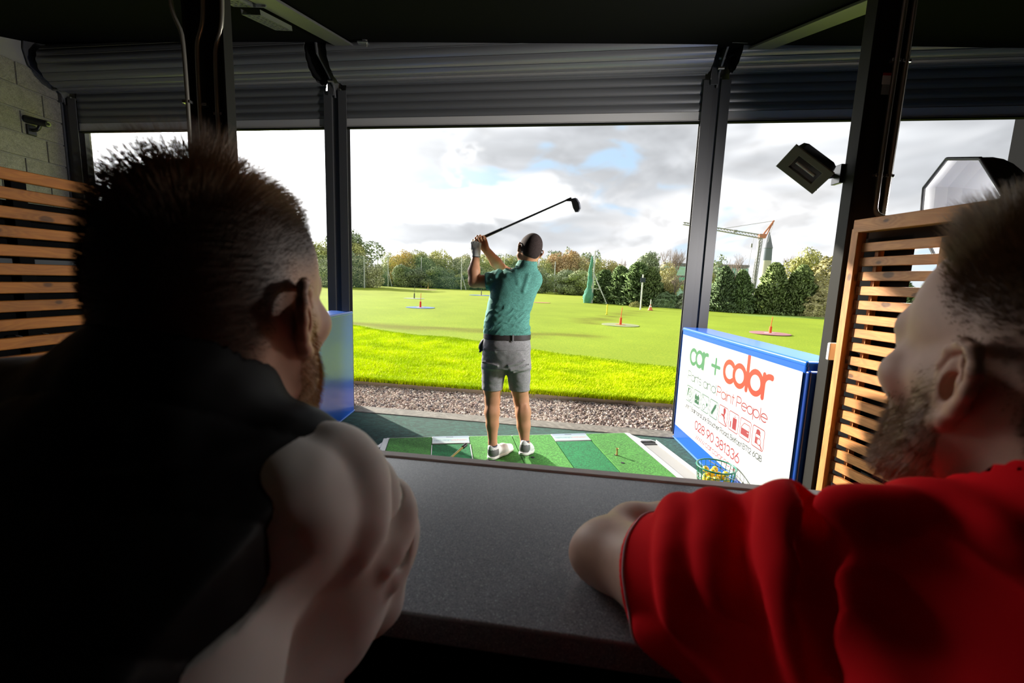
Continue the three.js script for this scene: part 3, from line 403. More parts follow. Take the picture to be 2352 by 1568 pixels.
const G = {
  crowns: [0, 1, 2, 3].map((i) => crown(100 + i * 7, 13000, 0.031)), pines: [0, 1].map((i) => crown(160 + i * 5, 3000, 0.05)),
  conifers: [0, 1, 2].map((i) => coniferCrown(200 + i * 3, 19000, 0.047)), bushes: [0, 1].map((i) => bushCrown(230 + i * 3, 12000, 0.038)),
  bares: [0, 1, 2].map((i) => bareTree(250 + i * 11, 6)), trunk: [bar([0, 0, 0], [0.01, 0.5, 0], 0.022, 0.012, 8), bar([0.005, 0.3, 0], [0.12, 0.55, 0.05], 0.01, 0.005, 6), bar([0.005, 0.35, 0], [-0.13, 0.6, -0.03], 0.01, 0.005, 6)],
};
G.trunk = merge(G.trunk);
const leaf = (r, g, b) => std({ color: rgb(r, g, b), vertexColors: true, roughness: 0.75, side: THREE.DoubleSide });
const L = { olive: leaf(0.490, 0.508, 0.183), green: leaf(0.349, 0.417, 0.176), dark: leaf(0.300, 0.361, 0.196), grey: leaf(0.532, 0.534, 0.303), yellow: leaf(0.411, 0.411, 0.117), orange: leaf(0.676, 0.535, 0.173), brown: leaf(0.626, 0.451, 0.221), conifer: leaf(0.269, 0.404, 0.144), conifer2: leaf(0.345, 0.460, 0.158), conifer3: leaf(0.210, 0.311, 0.136), khaki: leaf(0.524, 0.479, 0.217), lime: leaf(0.551, 0.551, 0.201) };
const bark = std({ color: rgb(0.12, 0.10, 0.08), roughness: 0.95 }), barkPale = std({ color: rgb(0.22, 0.17, 0.14), roughness: 0.95 });
function tree(kind, geo, m, x, z, h, w, label, turn, group) {
  const y = groundY(x, z) - 0.05, o = thing(kind, label, 'tree', [x, y, z], turn, group);
  if (G.bares.includes(geo)) { part(o, 'branches', geo, barkPale).scale.set(w, h, w); return o; }
  part(o, 'trunk', G.trunk, bark).scale.set(w, h * 0.85, w); part(o, 'crown', geo, m).scale.set(w, h, w); return o;
}
{
  const r = rng(61); let n = 0;
  // woodland edge from left to right: x, z, height, width, crown colour, label
  const rows = [
    [-37.5, -101, 12.6, 11.5, 'dark', 'tallest dark tree at the left of the woodland'], [-42, -96, 9.5, 9, 'olive', 'olive tree at the left end of the woodland'], [-33.0, -97, 7.6, 6.5, 'grey', 'pale grey green bush tree at the nearest net post'], [-37.5, -90, 6.2, 6.5, 'grey', 'rounded grey green tree left of the nearest net post'], [-36.5, -99, 9.6, 6, 'lime', 'lime green tree in front of the tallest left tree'],
    [-30.2, -119, 9.6, 6.5, 'orange', 'orange autumn tree behind the left nets'], [-35, -124, 9.6, 7, 'olive', 'olive tree just left of the orange autumn tree'], [-27, -122, 10.0, 7, 'olive', 'olive tree just right of the orange autumn tree'], [-24.2, -118, 8.6, 6.5, 'green', 'mid green tree behind the far pink disc'], [-21.2, -122, 10.4, 6.5, 'lime', 'yellow green tree above the far pink disc'], [-18.0, -119, 9.2, 6.4, 'yellow', 'yellowing tree right of the far pink disc'], [-15.0, -121, 9.4, 6.5, 'grey', 'grey green tree left of golfer hands'], [-12.2, -118, 8.4, 6, 'grey', 'pale branchy tree directly left of golfer hands'], [-9.0, -122, 9.8, 6.5, 'olive', 'olive tree below the golfer hands'], [-5.6, -119, 9.4, 6.5, 'lime', 'yellow green tree behind the golfer forearm'], [-2.2, -121, 9.6, 7, 'olive', 'olive tree left of golfer head'], [1.6, -120, 9.2, 7, 'green', 'mid green tree hidden behind golfer shoulders'], [5.2, -122, 9.6, 6.5, 'olive', 'olive tree at right of golfer head'],
    [8.6, -116, 8.8, 5.8, 'yellow', 'bright yellow tree right of golfer'], [11.6, -121, 10.8, 7, 'brown', 'rust brown tree right of the yellow tree'], [14.8, -122, 11.2, 7, 'brown', 'brown tree with thin top left of the braced post'], [18.6, -122, 9.8, 7, 'khaki', 'khaki tree behind the braced post'], [22.6, -121, 9.6, 7, 'olive', 'olive tree right of the braced post'], [26.6, -120, 9.2, 7, 'khaki', 'khaki tree beneath the pair of bare trees'],
    [11.0, -98, 5.4, 6, 'dark', 'dark low tree below the yellow tree'], [14.2, -96, 5.4, 6, 'green', 'green low tree left of the braced post'], [16.8, -94, 5.8, 6, 'green', 'green low tree behind the bunched netting'], [5, -101, 5.8, 6, 'dark', 'dark low tree at the golfer right shoulder'],
    [-28.5, -114, 5.6, 6.5, 'green', 'low green tree under the orange autumn tree'], [-20.5, -114.5, 5.6, 7, 'green', 'low green tree right of the far pink disc'], [-16.2, -113, 5.2, 6.5, 'dark', 'low dark tree left of the golfer elbow'], [-9.4, -113, 5.4, 6.8, 'green', 'low green tree behind the golfer elbow'], [-25.2, -114, 5.0, 6, 'dark', 'low dark tree left behind the far pink disc'], [-3.4, -113, 5.2, 7, 'dark', 'low dark tree behind the golfer upper arm'], [-35.5, -118, 5.4, 6, 'green', 'low green tree between the leftmost net posts'], [-12.4, -113.5, 4.8, 6, 'olive', 'low olive tree just left of the golfer'],
  ];
  for (const [x, z, h, w, m, label] of rows) { tree('broadleaf_tree', G.crowns[n++ % 4], L[m], x, z, h, w * 1.22, label, r() * 6.28); }
  // dark pines on the skyline
  [[10.5, 'dark pine on the skyline directly right of golfer head'], [13.2, 'second dark pine right of golfer head'], [16, 'dark pine on the skyline above the yellow tree'], [19.5, 'dark pine left of the braced post top'], [-3, 'small dark skyline pine left of golfer head'], [-7, 'small dark skyline pine under golfer club grip'], [25.8, 'dark pine touching the braced post top'], [23.0, 'dark bushy pine just left of the braced post']].forEach(([x, label], i) => tree('pine_tree', G.pines[i % 2], L.dark, x * 1.02, -146, i < 4 ? 12.6 + (i % 3) * 0.7 : i < 6 ? 11.2 : 13.2, 6.5, label, i));
  // conifer hedge nearest the field
  [[12.6, -61, 4.6, 6.5, 0, 'conifer'], [14.4, -60, 5.1, 6.4, 1, 'conifer'], [16.4, -58.5, 5.6, 7.4, 2, 'conifer'], [17.8, -57.5, 5.0, 5.5, 0, 'conifer2']].forEach(([x, z, h, w, k, m], i) => tree('hedge_conifer', G.conifers[k], L[m], x, z, h, w * 1.15, ['dark conifer right of the braced post stay', 'dark conifer left of the middle of the hedge', 'tallest dark conifer left of the white sign pole', 'light conifer just behind the white sign pole'][i], i * 1.3));
  tree('broadleaf_tree', G.crowns[2], L.khaki, 20.6, -60, 6.2, 4.2, 'thin khaki tree right of the white sign pole', 2); tree('broadleaf_tree', G.crowns[0], L.dark, 20.2, -68, 7.6, 6.4, 'rounded dark tree above the sign pole', 1);
  tree('low_shrub', G.bushes[0], L.dark, 22.0, -54, 2.1, 4.4, 'low dark shrub at the foot of the wrapped building', 1); tree('low_shrub', G.bushes[1], L.conifer3, 19.3, -55, 1.9, 3.6, 'low dark shrub behind the marker cone', 2); tree('low_shrub', G.bushes[0], L.yellow, 14.8, -52.8, 0.7, 1.5, 'small yellowish shrub left of the white sign pole', 3);
  // right-hand conifers seen past the post
  [[23.6, -49.5, 5.1, 5.0, 0, 'conifer3', 'dark conifer directly right of the shutter post'], [25.3, -49, 4.7, 4.6, 1, 'conifer', 'second conifer from the shutter post'], [28.6, -48.5, 5.6, 6.0, 2, 'conifer2', 'conifer in front of crane tower'], [31.0, -47.5, 5.4, 5.8, 0, 'conifer2', 'conifer right of crane tower'], [36.6, -46.5, 5.2, 5.4, 1, 'conifer', 'bright green conifer beside the right column'], [40, -46, 5.0, 5.4, 2, 'conifer', 'conifer hidden by the right column'], [44.5, -46, 5.4, 6, 0, 'conifer2', 'conifer seen through the right screen gaps'], [49, -46, 5.2, 6, 1, 'conifer', 'conifer beyond the right screen, farther right'], [55, -46, 5.6, 7, 2, 'conifer2', 'conifer beyond the right screen, farthest right']].forEach(([x, z, h, w, k, m, label], i) => tree('hedge_conifer', G.conifers[k], L[m], x, z, h, w, label, i * 0.9));
  tree('large_shrub', G.bushes[0], L.khaki, 34.4, -48, 6.2, 6.4, 'big khaki flowering shrub between the right conifers', 0.5); tree('large_shrub', G.bushes[1], L.khaki, 32.4, -45.6, 2.6, 4.4, 'low khaki shrub before the right conifers', 1.5);
  tree('broadleaf_tree', G.crowns[1], L.yellow, 38.0, -58, 8.0, 5.6, 'golden autumn tree above the khaki shrub', 0.5); tree('broadleaf_tree', G.crowns[3], L.lime, 26.2, -62, 5.9, 4.6, 'lime tree at the edge of the wrapped building', 0.5); tree('pine_tree', G.pines[0], L.dark, 29.4, -66, 7.4, 4.4, 'dark pine left of the crane tower', 1);
  // bare trees
  [[27.0, -80, 11.3, 8, 0, 'bare tree left of the shutter post, beside its twin'], [28.8, -80, 11.2, 8, 1, 'bare tree touching the left edge of shutter post'], [41.0, -82, 10.6, 9, 2, 'bare tree under the crane jib'], [44.2, -72, 10.2, 7, 0, 'bare tree right of the spire'], [29.4, -122, 12.0, 7, 1, 'small bare tree right of the braced post'], [33.6, -123, 12.0, 7, 2, 'small bare tree left of the twin bare trees'], [-16.4, -127, 11.4, 5, 0, 'lone bare treetop left of the golfer hands'], [19.6, -126, 12.4, 7, 1, 'bare treetop right of golfer club line'], [24.5, -78, 9.6, 6, 2, 'wispy bare tree above the rounded dark tree'], [36.2, -80, 9.8, 7, 1, 'wispy bare tree just right of shutter post'], [20.6, -56.5, 5.0, 5, 2, 'pale leafless shrub tree before the wrapped building']].forEach(([x, z, h, w, k, label], i) => tree('bare_tree', G.bares[k], null, x, z, h, w, label, i * 2.1));
}
{ // tower crane
  const s = std({ color: rgb(0.33, 0.33, 0.34), roughness: 0.6, metalness: 0.3 }), red = std({ color: rgb(0.55, 0.20, 0.13), roughness: 0.6 });
  const base = [81.4, -1.2, -150], o = thing('tower_crane', 'grey tower crane with a red head behind the right conifers', 'crane', base);
  const lattice = (a, b, w0, w1, n, rr) => { const A = new THREE.Vector3(...a), B = new THREE.Vector3(...b), d = B.clone().sub(A).normalize(), u = new THREE.Vector3(0, 0, 1), v = d.clone().cross(u).normalize(), g = []; const pt = (t, i) => { const w = lerp(w0, w1, t), c = [[1, 1], [-1, 1], [-1, -1], [1, -1]][i]; return A.clone().lerp(B, t).addScaledVector(u, c[0] * w).addScaledVector(v, c[1] * w).toArray(); }; for (let i = 0; i < 4; i++) g.push(bar(pt(0, i), pt(1, i), rr, rr, 5)); for (let k = 0; k < n; k++) for (let i = 0; i < 4; i++) g.push(bar(pt(k / n, i), pt((k + 1) / n, (i + 1) % 4), rr * 0.6, rr * 0.6, 4)); return g; };
  part(o, 'mast', [...lattice([0, 0, 0], [0.8, 20.0, 0], 0.5, 0.45, 18, 0.13), bx(0.6, 19, 0.6, 0.35, 9.5, 0, 0)], s);
  part(o, 'jib', lattice([1, 20.2, 0], [-25.6, 23.6, 0], 0.55, 0.35, 26, 0.11), s);
  part(o, 'winch', [bx(1.6, 1.0, 1.2, -15.2, 22.6, 0, 0.1), bx(1.2, 0.8, 1.0, -8, 21.7, 0, 0.1)], s);
  part(o, 'head', [bar([0.6, 19.6, 0], [4.6, 24.8 + 0.8, 0], 0.28), bar([2.2, 19.8, 0], [4.6, 25.6, 0], 0.22), bx(2.2, 1.4, 1.2, 1.2, 20.4, 0, 0.1)], red);
  part(o, 'stay_rope', [bar([4.6, 25.5, 0], [-12, 22.4, 0], 0.07), bar([4.6, 25.5, 0], [3.4, 18.5, 0], 0.06)], s);
  part(o, 'hook_block', [bar([-1.5, 20.4, 0], [-2.2, 11, 0], 0.06), bar([-2.0, 17.8, 0], [-2.0, 16.6, 0], 0.35)], s);
}
{ // slim church-like tower with pointed cap
  const o = thing('spire_tower', 'slim pale tower with a pointed dark spire beside the crane', 'tower', [124.6, -1.2, -220]);
  part(o, 'shaft', new THREE.CylinderGeometry(2.3, 2.5, 26, 8).translate(0, 13, 0), std({ color: rgb(0.55, 0.53, 0.46), roughness: 0.9 }));
  part(o, 'lantern', new THREE.CylinderGeometry(2.1, 2.35, 6, 8).translate(0, 20, 0), std({ color: rgb(0.13, 0.16, 0.20), roughness: 0.6 }));
  part(o, 'spire', new THREE.ConeGeometry(2.3, 8.5, 8).translate(0, 27.2, 0), std({ color: rgb(0.16, 0.17, 0.20), roughness: 0.6 })); part(o, 'finial', bar([0, 31, 0], [0, 34, 0], 0.14, 0.05), M.conduit);
  o.children[0].scale.y = 0.7;
}
{ // building wrapped in green scaffold sheeting
  const o = thing('wrapped_building', 'building wrapped in pale green scaffold sheeting behind the hedge', 'building', [40, -1.2, -92], -0.1);
  const wall = std({ color: rgb(0.42, 0.44, 0.42), roughness: 0.9 }), g1 = std({ color: rgb(0.42, 0.66, 0.60), roughness: 0.8, side: THREE.DoubleSide }), g2 = std({ color: rgb(0.16, 0.52, 0.44), roughness: 0.8, side: THREE.DoubleSide });
  part(o, 'wall', bx(17, 7.2, 8, 0, 3.6, -5, 0.02), wall); part(o, 'roof', bx(17.4, 0.5, 8.4, 0, 7.3, -5, 0.02), std({ color: rgb(0.2, 0.2, 0.22), roughness: 0.8 }));
  const rr = rng(71); for (let i = 0; i < 7; i++) for (let j = 0; j < 3; j++) { const g = new THREE.PlaneGeometry(2.45, 1.9, 10, 8), p = g.attributes.position; for (let k = 0; k < p.count; k++) p.setZ(k, 0.12 * noise3(p.getX(k) + i * 3, p.getY(k) * 1.4, j * 3)); g.computeVertexNormals(); const s = part(o, 'sheeting', g, (i + j * 2) % 3 === 0 || j === 1 && i < 4 ? g2 : g1); s.position.set(-7.3 + i * 2.42, 1.4 + j * 2.25, -0.55 + (rr() - 0.5) * 0.1); }
  const poles = []; for (let i = 0; i <= 7; i++) poles.push(bar([-8.5 + i * 2.42, 0, -0.6], [-8.5 + i * 2.42, 7.9, -0.6], 0.05, 0.05, 5)); for (let j = 0; j < 4; j++) poles.push(bar([-8.6, 0.3 + j * 2.25, -0.6], [8.5, 0.3 + j * 2.25, -0.6], 0.05, 0.05, 5)); part(o, 'scaffold', poles, M.galv);
}
{ // strip of brighter uncut grass before the right hedge
  const g = new THREE.CircleGeometry(1, 40).rotateX(-Math.PI / 2).scale(12, 1, 2.2), p = g.attributes.position; for (let i = 0; i < p.count; i++) p.setY(i, groundY(34 + p.getX(i), -44 + p.getZ(i)) + (Math.hypot(p.getX(i) / 12, p.getZ(i) / 2.2) > 0.95 ? -0.03 : 0.12)); g.computeVertexNormals();
  const m = struct('rough_grass_strip', g, std({ color: rgb(0.27, 0.46, 0.02), roughness: 1, map: scaled(grain, 3) })); m.position.set(34, 0, -44); m.rotation.y = -0.05;
}

// ---------- bay dividers ----------
// single-stroke rounded lettering for the printed panel: glyph units have x-height 1, caps 1.45, paths as [x, y, ...] or arcs {c, r, a0, a1}
const GL = (() => {
  const A = (x, y, rx, ry, a0, a1) => { const p = [], n = 22; for (let i = 0; i <= n; i++) { const a = deg(lerp(a0, a1, i / n)); p.push([x + rx * Math.cos(a), y + ry * Math.sin(a)]); } return p; };
  const l = (...p) => { const o = []; for (let i = 0; i < p.length; i += 2) o.push([p[i], p[i + 1]]); return o; };
  const C = 1.45, D = 2.0;
  return {
    ' ': [0.45, []], a: [1.12, [A(0.5, 0.5, 0.5, 0.5, 0, 360), l(1, 1, 1, 0)]], b: [1.12, [A(0.5, 0.5, 0.5, 0.5, 0, 360), l(0, C, 0, 0)]], c: [0.92, [A(0.5, 0.5, 0.5, 0.5, 48, 312)]], d: [1.12, [A(0.5, 0.5, 0.5, 0.5, 0, 360), l(1, C, 1, 0)]],
    e: [1.06, [[...l(0.02, 0.52, 0.98, 0.52), ...A(0.5, 0.5, 0.5, 0.5, 4, 312)]]], f: [0.55, [[...A(0.45, C - 0.25, 0.25, 0.25, 80, 180), [0.2, 0]], l(0, 1, 0.45, 1)]], h: [0.98, [l(0, C, 0, 0), [...A(0.42, 0.58, 0.42, 0.42, 180, 0), [0.84, 0]]]], i: [0.22, [l(0.06, 1, 0.06, 0), l(0.06, 1.34, 0.06, 1.36)]], k: [0.85, [l(0, C, 0, 0), l(0.7, 1, 0.03, 0.42, 0.72, 0)]], l: [0.2, [l(0.05, C, 0.05, 0)]],
    m: [1.5, [l(0, 1, 0, 0), [...A(0.34, 0.66, 0.34, 0.34, 180, 0), [0.68, 0]], [...A(1.02, 0.66, 0.34, 0.34, 180, 0), [1.36, 0]]]], n: [0.98, [l(0, 1, 0, 0), [...A(0.42, 0.58, 0.42, 0.42, 180, 0), [0.84, 0]]]], o: [1.1, [A(0.5, 0.5, 0.5, 0.5, 0, 360)]], p: [1.12, [A(0.5, 0.5, 0.5, 0.5, 0, 360), l(0, 1, 0, -0.45)]], r: [0.56, [l(0, 1, 0, 0), A(0.42, 0.58, 0.42, 0.42, 180, 75)]],
    s: [0.78, [[...A(0.32, 0.745, 0.29, 0.255, 40, 250), ...A(0.34, 0.25, 0.3, 0.25, 85, -140)]]], t: [0.58, [l(0.24, 1.35, 0.24, 0), l(0, 1, 0.5, 1)]], u: [0.98, [[[0, 1], ...A(0.42, 0.42, 0.42, 0.42, 180, 360), [0.84, 1]], l(0.84, 1, 0.84, 0)]], w: [1.3, [l(0, 1, 0.3, 0, 0.6, 1, 0.9, 0, 1.2, 1)]], '.': [0.25, [l(0.06, 0.02, 0.06, 0.04)]], ',': [0.3, [l(0.1, 0.05, 0.02, -0.2)]], '+': [1.2, [l(0.55, 1.05, 0.55, -0.05), l(0, 0.5, 1.1, 0.5)]],
    P: [0.98, [[[0, 0], [0, C], [0.45, C], ...A(0.45, C - 0.4, 0.42, 0.4, 90, -90), [0, C - 0.8]]]], U: [1.15, [[[0, C], ...A(0.5, 0.5, 0.5, 0.5, 180, 360), [1, C]]]], B: [1.0, [[[0, 0], [0, C], [0.42, C], ...A(0.42, C - 0.34, 0.36, 0.34, 90, -90), [0, C - 0.68], [0.46, C - 0.68], ...A(0.46, 0.385, 0.4, 0.385, 90, -90), [0, 0]]]], L: [0.8, [l(0, C, 0, 0, 0.68, 0)]], R: [1.02, [[[0, 0], [0, C], [0.45, C], ...A(0.45, C - 0.38, 0.4, 0.38, 90, -90), [0, C - 0.76]], l(0.42, C - 0.76, 0.88, 0)]], T: [0.95, [l(0, C, 0.9, C), l(0.45, C, 0.45, 0)]], Q: [1.55, [A(0.7, C / 2, 0.7, C / 2, 0, 360), l(0.85, 0.4, 1.35, -0.05)]],
    0: [1.08, [A(0.48, C / 2, 0.45, C / 2, 0, 360)]], 1: [0.6, [l(0.05, C - 0.3, 0.34, C, 0.34, 0)]], 2: [1.05, [[...A(0.45, C - 0.44, 0.42, 0.44, 165, -30), [0.03, 0], [0.9, 0]]]], 3: [1.02, [[...A(0.42, C - 0.36, 0.38, 0.36, 150, -80), ...A(0.42, 0.38, 0.42, 0.38, 80, -150)]]], 6: [1.05, [A(0.47, 0.46, 0.44, 0.46, 0, 360), l(0.08, 0.62, 0.62, C)]], 8: [1.05, [A(0.46, C - 0.35, 0.35, 0.35, 0, 360), A(0.46, 0.4, 0.43, 0.4, 0, 360)]], 9: [1.05, [A(0.46, C - 0.46, 0.44, 0.46, 0, 360), l(0.86, C - 0.62, 0.3, 0)]],
  };
})();
function write(x, text, s0, s1, y0, size, weight, colour, asc = 1) { // s along the panel, y up; text is fitted between s0 and s1
  let w = 0; for (const ch of text) w += GL[ch][0]; w -= 0.1; const k = (s1 - s0) / w; let px = s0; x.strokeStyle = colour; x.lineWidth = weight; x.lineCap = 'round'; x.lineJoin = 'round';
  for (const ch of text) { for (const pth of GL[ch][1]) { x.beginPath(); pth.forEach(([a, b], i) => { const X = px + a * k, Y = y0 + (b > 1 ? 1 + (b - 1) * asc : b) * size; i ? x.lineTo(X, Y) : x.moveTo(X, Y); }); x.stroke(); } px += GL[ch][0] * k; }
}
const vinyl = (c) => phys({ color: c, roughness: 0.28, clearcoat: 0.4, clearcoatRoughness: 0.12 });
const blueV = vinyl(rgb(0.006, 0.085, 0.50)), navyV = vinyl(rgb(0.004, 0.03, 0.20));
function divider(x0, x1, zf, zn, label) {
  const w = x1 - x0, len = zn - zf, o = thing('bay_divider', label, 'divider', [(x0 + x1) / 2, 0, (zf + zn) / 2]);
  const g = new RoundedBoxGeometry(w, 1.03, len, 3, 0.018); g.translate(0, 0.516, 0);
  part(o, 'padded_body', g, blueV);
  part(o, 'top_cover', new RoundedBoxGeometry(w + 0.006, 0.035, len + 0.004, 2, 0.014).translate(0, 1.022, 0), vinyl(rgb(0.01, 0.11, 0.55)));
  part(o, 'bottom_welt', bx(w + 0.012, 0.012, len + 0.012, 0, 0.007, 0, 0.003), vinyl(rgb(0.05, 0.18, 0.6)));
  return o;
}
divider(-1.84, -1.615, -4.385, -2.45, 'plain blue padded bay divider left of the golfer');
{
  const o = divider(1.545, 1.765, -3.935, -2.245, 'blue padded bay divider with a white printed advert');
  part(o, 'corner_pad', new RoundedBoxGeometry(0.21, 0.98, 0.05, 2, 0.015).translate(0, 0.5, 0.84), navyV);
  // printed panel: 1.64 m by 0.84 m
  const PW = 2048, PH = 1049, c = document.createElement('canvas'); c.width = PW; c.height = PH; const x = c.getContext('2d');
  x.fillStyle = '#b9bbbc'; x.fillRect(0, 0, PW, PH);
  const k = PW / 1.64; x.setTransform(k, 0, 0, -k, -0.055 * k, 0.978 * k);      // metres: s from the far end, y from the floor
  const green = '#32694a', dgreen = '#1d4c37', red = '#9c2a1f', crim = '#7f1e27';
  x.save(); x.translate(0.008, -0.012); x.globalAlpha = 0.12; write(x, 'car', 0.275, 0.585, 0.745, 0.120, 0.030, '#000'); write(x, 'color', 0.855, 1.425, 0.740, 0.138, 0.036, '#000', 1.5); x.restore();
  write(x, 'car', 0.256, 0.575, 0.757, 0.120, 0.030, green); write(x, '+', 0.665, 0.79, 0.765, 0.100, 0.026, green); write(x, 'color', 0.862, 1.428, 0.750, 0.138, 0.036, red, 1.5);
  write(x, 'Parts and', 0.245, 0.765, 0.613, 0.050, 0.0065, '#26403f'); write(x, 'Paint People', 0.79, 1.435, 0.608, 0.050, 0.0075, crim);
  // pictograms
  const box = (i, col) => { const s = 0.245 + i * 0.151; x.strokeStyle = col; x.lineWidth = 0.006; x.beginPath(); x.roundRect(s, 0.428, 0.128, 0.13, 0.014); x.stroke(); x.fillStyle = col; x.lineWidth = 0.006; return s; };
  let s = box(0, dgreen); x.beginPath(); x.ellipse(s + 0.072, 0.49, 0.043, 0.05, 0, 0, 6.3); x.stroke(); x.beginPath(); x.ellipse(s + 0.076, 0.497, 0.02, 0.026, 0, 0, 6.3); x.stroke(); for (let i = 0; i < 5; i++) { x.beginPath(); x.arc(s + 0.076 + 0.012 * Math.cos(i * 1.257), 0.497 + 0.015 * Math.sin(i * 1.257), 0.005, 0, 6.3); x.fill(); } x.beginPath(); x.moveTo(s + 0.018, 0.47); x.lineTo(s + 0.034, 0.47); x.lineTo(s + 0.05, 0.545); x.lineTo(s + 0.026, 0.54); x.fill();
  s = box(1, dgreen); x.fillRect(s + 0.022, 0.45, 0.086, 0.066); x.fillRect(s + 0.032, 0.516, 0.018, 0.014); x.fillRect(s + 0.078, 0.516, 0.018, 0.014); x.fillStyle = '#b9bbbc'; x.fillRect(s + 0.032, 0.478, 0.02, 0.005); x.fillRect(s + 0.076, 0.478, 0.02, 0.005); x.fillRect(s + 0.084, 0.47, 0.005, 0.02);
  s = box(2, dgreen); x.beginPath(); x.arc(s + 0.022, 0.54, 0.008, 0, 6.3); x.stroke(); x.beginPath(); x.arc(s + 0.046, 0.462, 0.021, 0, 6.3); x.stroke(); x.beginPath(); x.arc(s + 0.098, 0.494, 0.013, 0, 6.3); x.fill(); x.lineWidth = 0.004; x.beginPath(); x.moveTo(s + 0.026, 0.534); x.lineTo(s + 0.094, 0.506); x.moveTo(s + 0.105, 0.482); x.lineTo(s + 0.066, 0.458); x.stroke();
  s = box(3, dgreen); x.lineWidth = 0.026; x.strokeStyle = dgreen; x.lineCap = 'round'; x.beginPath(); x.moveTo(s + 0.042, 0.46); x.lineTo(s + 0.09, 0.525); x.stroke(); x.lineWidth = 0.004; for (let i = 0; i < 7; i++) { const a = s + 0.04 + i * 0.008, b = 0.458 + i * 0.011; x.beginPath(); x.moveTo(a - 0.02, b + 0.01); x.lineTo(a + 0.024, b - 0.012); x.stroke(); } x.beginPath(); x.arc(s + 0.02, 0.447, 0.008, 0, 6.3); x.stroke(); x.beginPath(); x.arc(s + 0.105, 0.542, 0.007, 0, 6.3); x.stroke();
  s = box(4, crim); x.beginPath(); x.ellipse(s + 0.08, 0.533, 0.018, 0.02, 0, 0, 6.3); x.fill(); x.beginPath(); x.moveTo(s + 0.062, 0.53); x.lineTo(s + 0.098, 0.525); x.lineTo(s + 0.085, 0.5); x.lineTo(s + 0.098, 0.475); x.lineTo(s + 0.04, 0.492); x.lineTo(s + 0.036, 0.503); x.lineTo(s + 0.07, 0.503); x.fill(); x.lineWidth = 0.012; x.lineJoin = 'miter'; x.beginPath(); x.moveTo(s + 0.078, 0.478); x.lineTo(s + 0.09, 0.46); x.lineTo(s + 0.115, 0.437); x.stroke(); x.lineWidth = 0.003; x.beginPath(); x.moveTo(s + 0.015, 0.505); x.lineTo(s + 0.04, 0.49); x.moveTo(s + 0.018, 0.48); x.lineTo(s + 0.04, 0.488); x.stroke();
  s = box(5, crim); x.fillRect(s + 0.052, 0.445, 0.052, 0.08); x.fillRect(s + 0.066, 0.53, 0.024, 0.005); x.fillRect(s + 0.072, 0.542, 0.012, 0.004); x.fillRect(s + 0.02, 0.445, 0.014, 0.045); x.fillRect(s + 0.024, 0.495, 0.006, 0.01);
  s = box(6, crim); x.fillRect(s + 0.014, 0.45, 0.1, 0.045); x.lineWidth = 0.005; x.beginPath(); x.moveTo(s + 0.014, 0.495); x.lineTo(s + 0.048, 0.532); x.lineTo(s + 0.112, 0.532); x.lineTo(s + 0.112, 0.495); x.stroke(); x.fillStyle = '#b9bbbc'; x.fillRect(s + 0.088, 0.478, 0.02, 0.005);
  s = box(7, crim); x.beginPath(); x.moveTo(s + 0.04, 0.515); x.lineTo(s + 0.085, 0.515); x.lineTo(s + 0.085, 0.535); x.lineTo(s + 0.072, 0.546); x.lineTo(s + 0.05, 0.546); x.lineTo(s + 0.04, 0.535); x.fill(); x.fillRect(s + 0.035, 0.455, 0.035, 0.04); x.strokeRect(s + 0.037, 0.455, 0.05, 0.06); x.fillStyle = '#b9bbbc'; x.beginPath(); x.arc(s + 0.078, 0.472, 0.024, 0, 6.3); x.fill(); x.beginPath(); x.arc(s + 0.078, 0.472, 0.02, 0, 6.3); x.stroke(); x.lineWidth = 0.011; x.beginPath(); x.moveTo(s + 0.093, 0.456); x.lineTo(s + 0.112, 0.438); x.stroke();
  write(x, 'Unit 1, Balmoral Link Boucher Road, Belfast BT12 6QB', 0.238, 1.43, 0.363, 0.024, 0.0052, '#1a1b1e');
  write(x, '028 90 381336', 0.468, 1.185, 0.244, 0.046, 0.0105, crim); write(x, 'www.carcolor.co.uk', 0.50, 1.165, 0.170, 0.030, 0.0055, crim);
  const t = new THREE.CanvasTexture(c); t.colorSpace = THREE.SRGBColorSpace; t.anisotropy = 8;
  const pg = new THREE.PlaneGeometry(1.64, 0.84, 1, 1).rotateY(-Math.PI / 2).translate(-0.1155, 0.558, 0.01); const uv = pg.attributes.uv; void uv;
  const m = part(o, 'printed_panel', pg, phys({ map: t, roughness: 0.4, clearcoat: 0.25, clearcoatRoughness: 0.2 })); m.userData.label = 'white printed advert panel with green and red lettering';
}

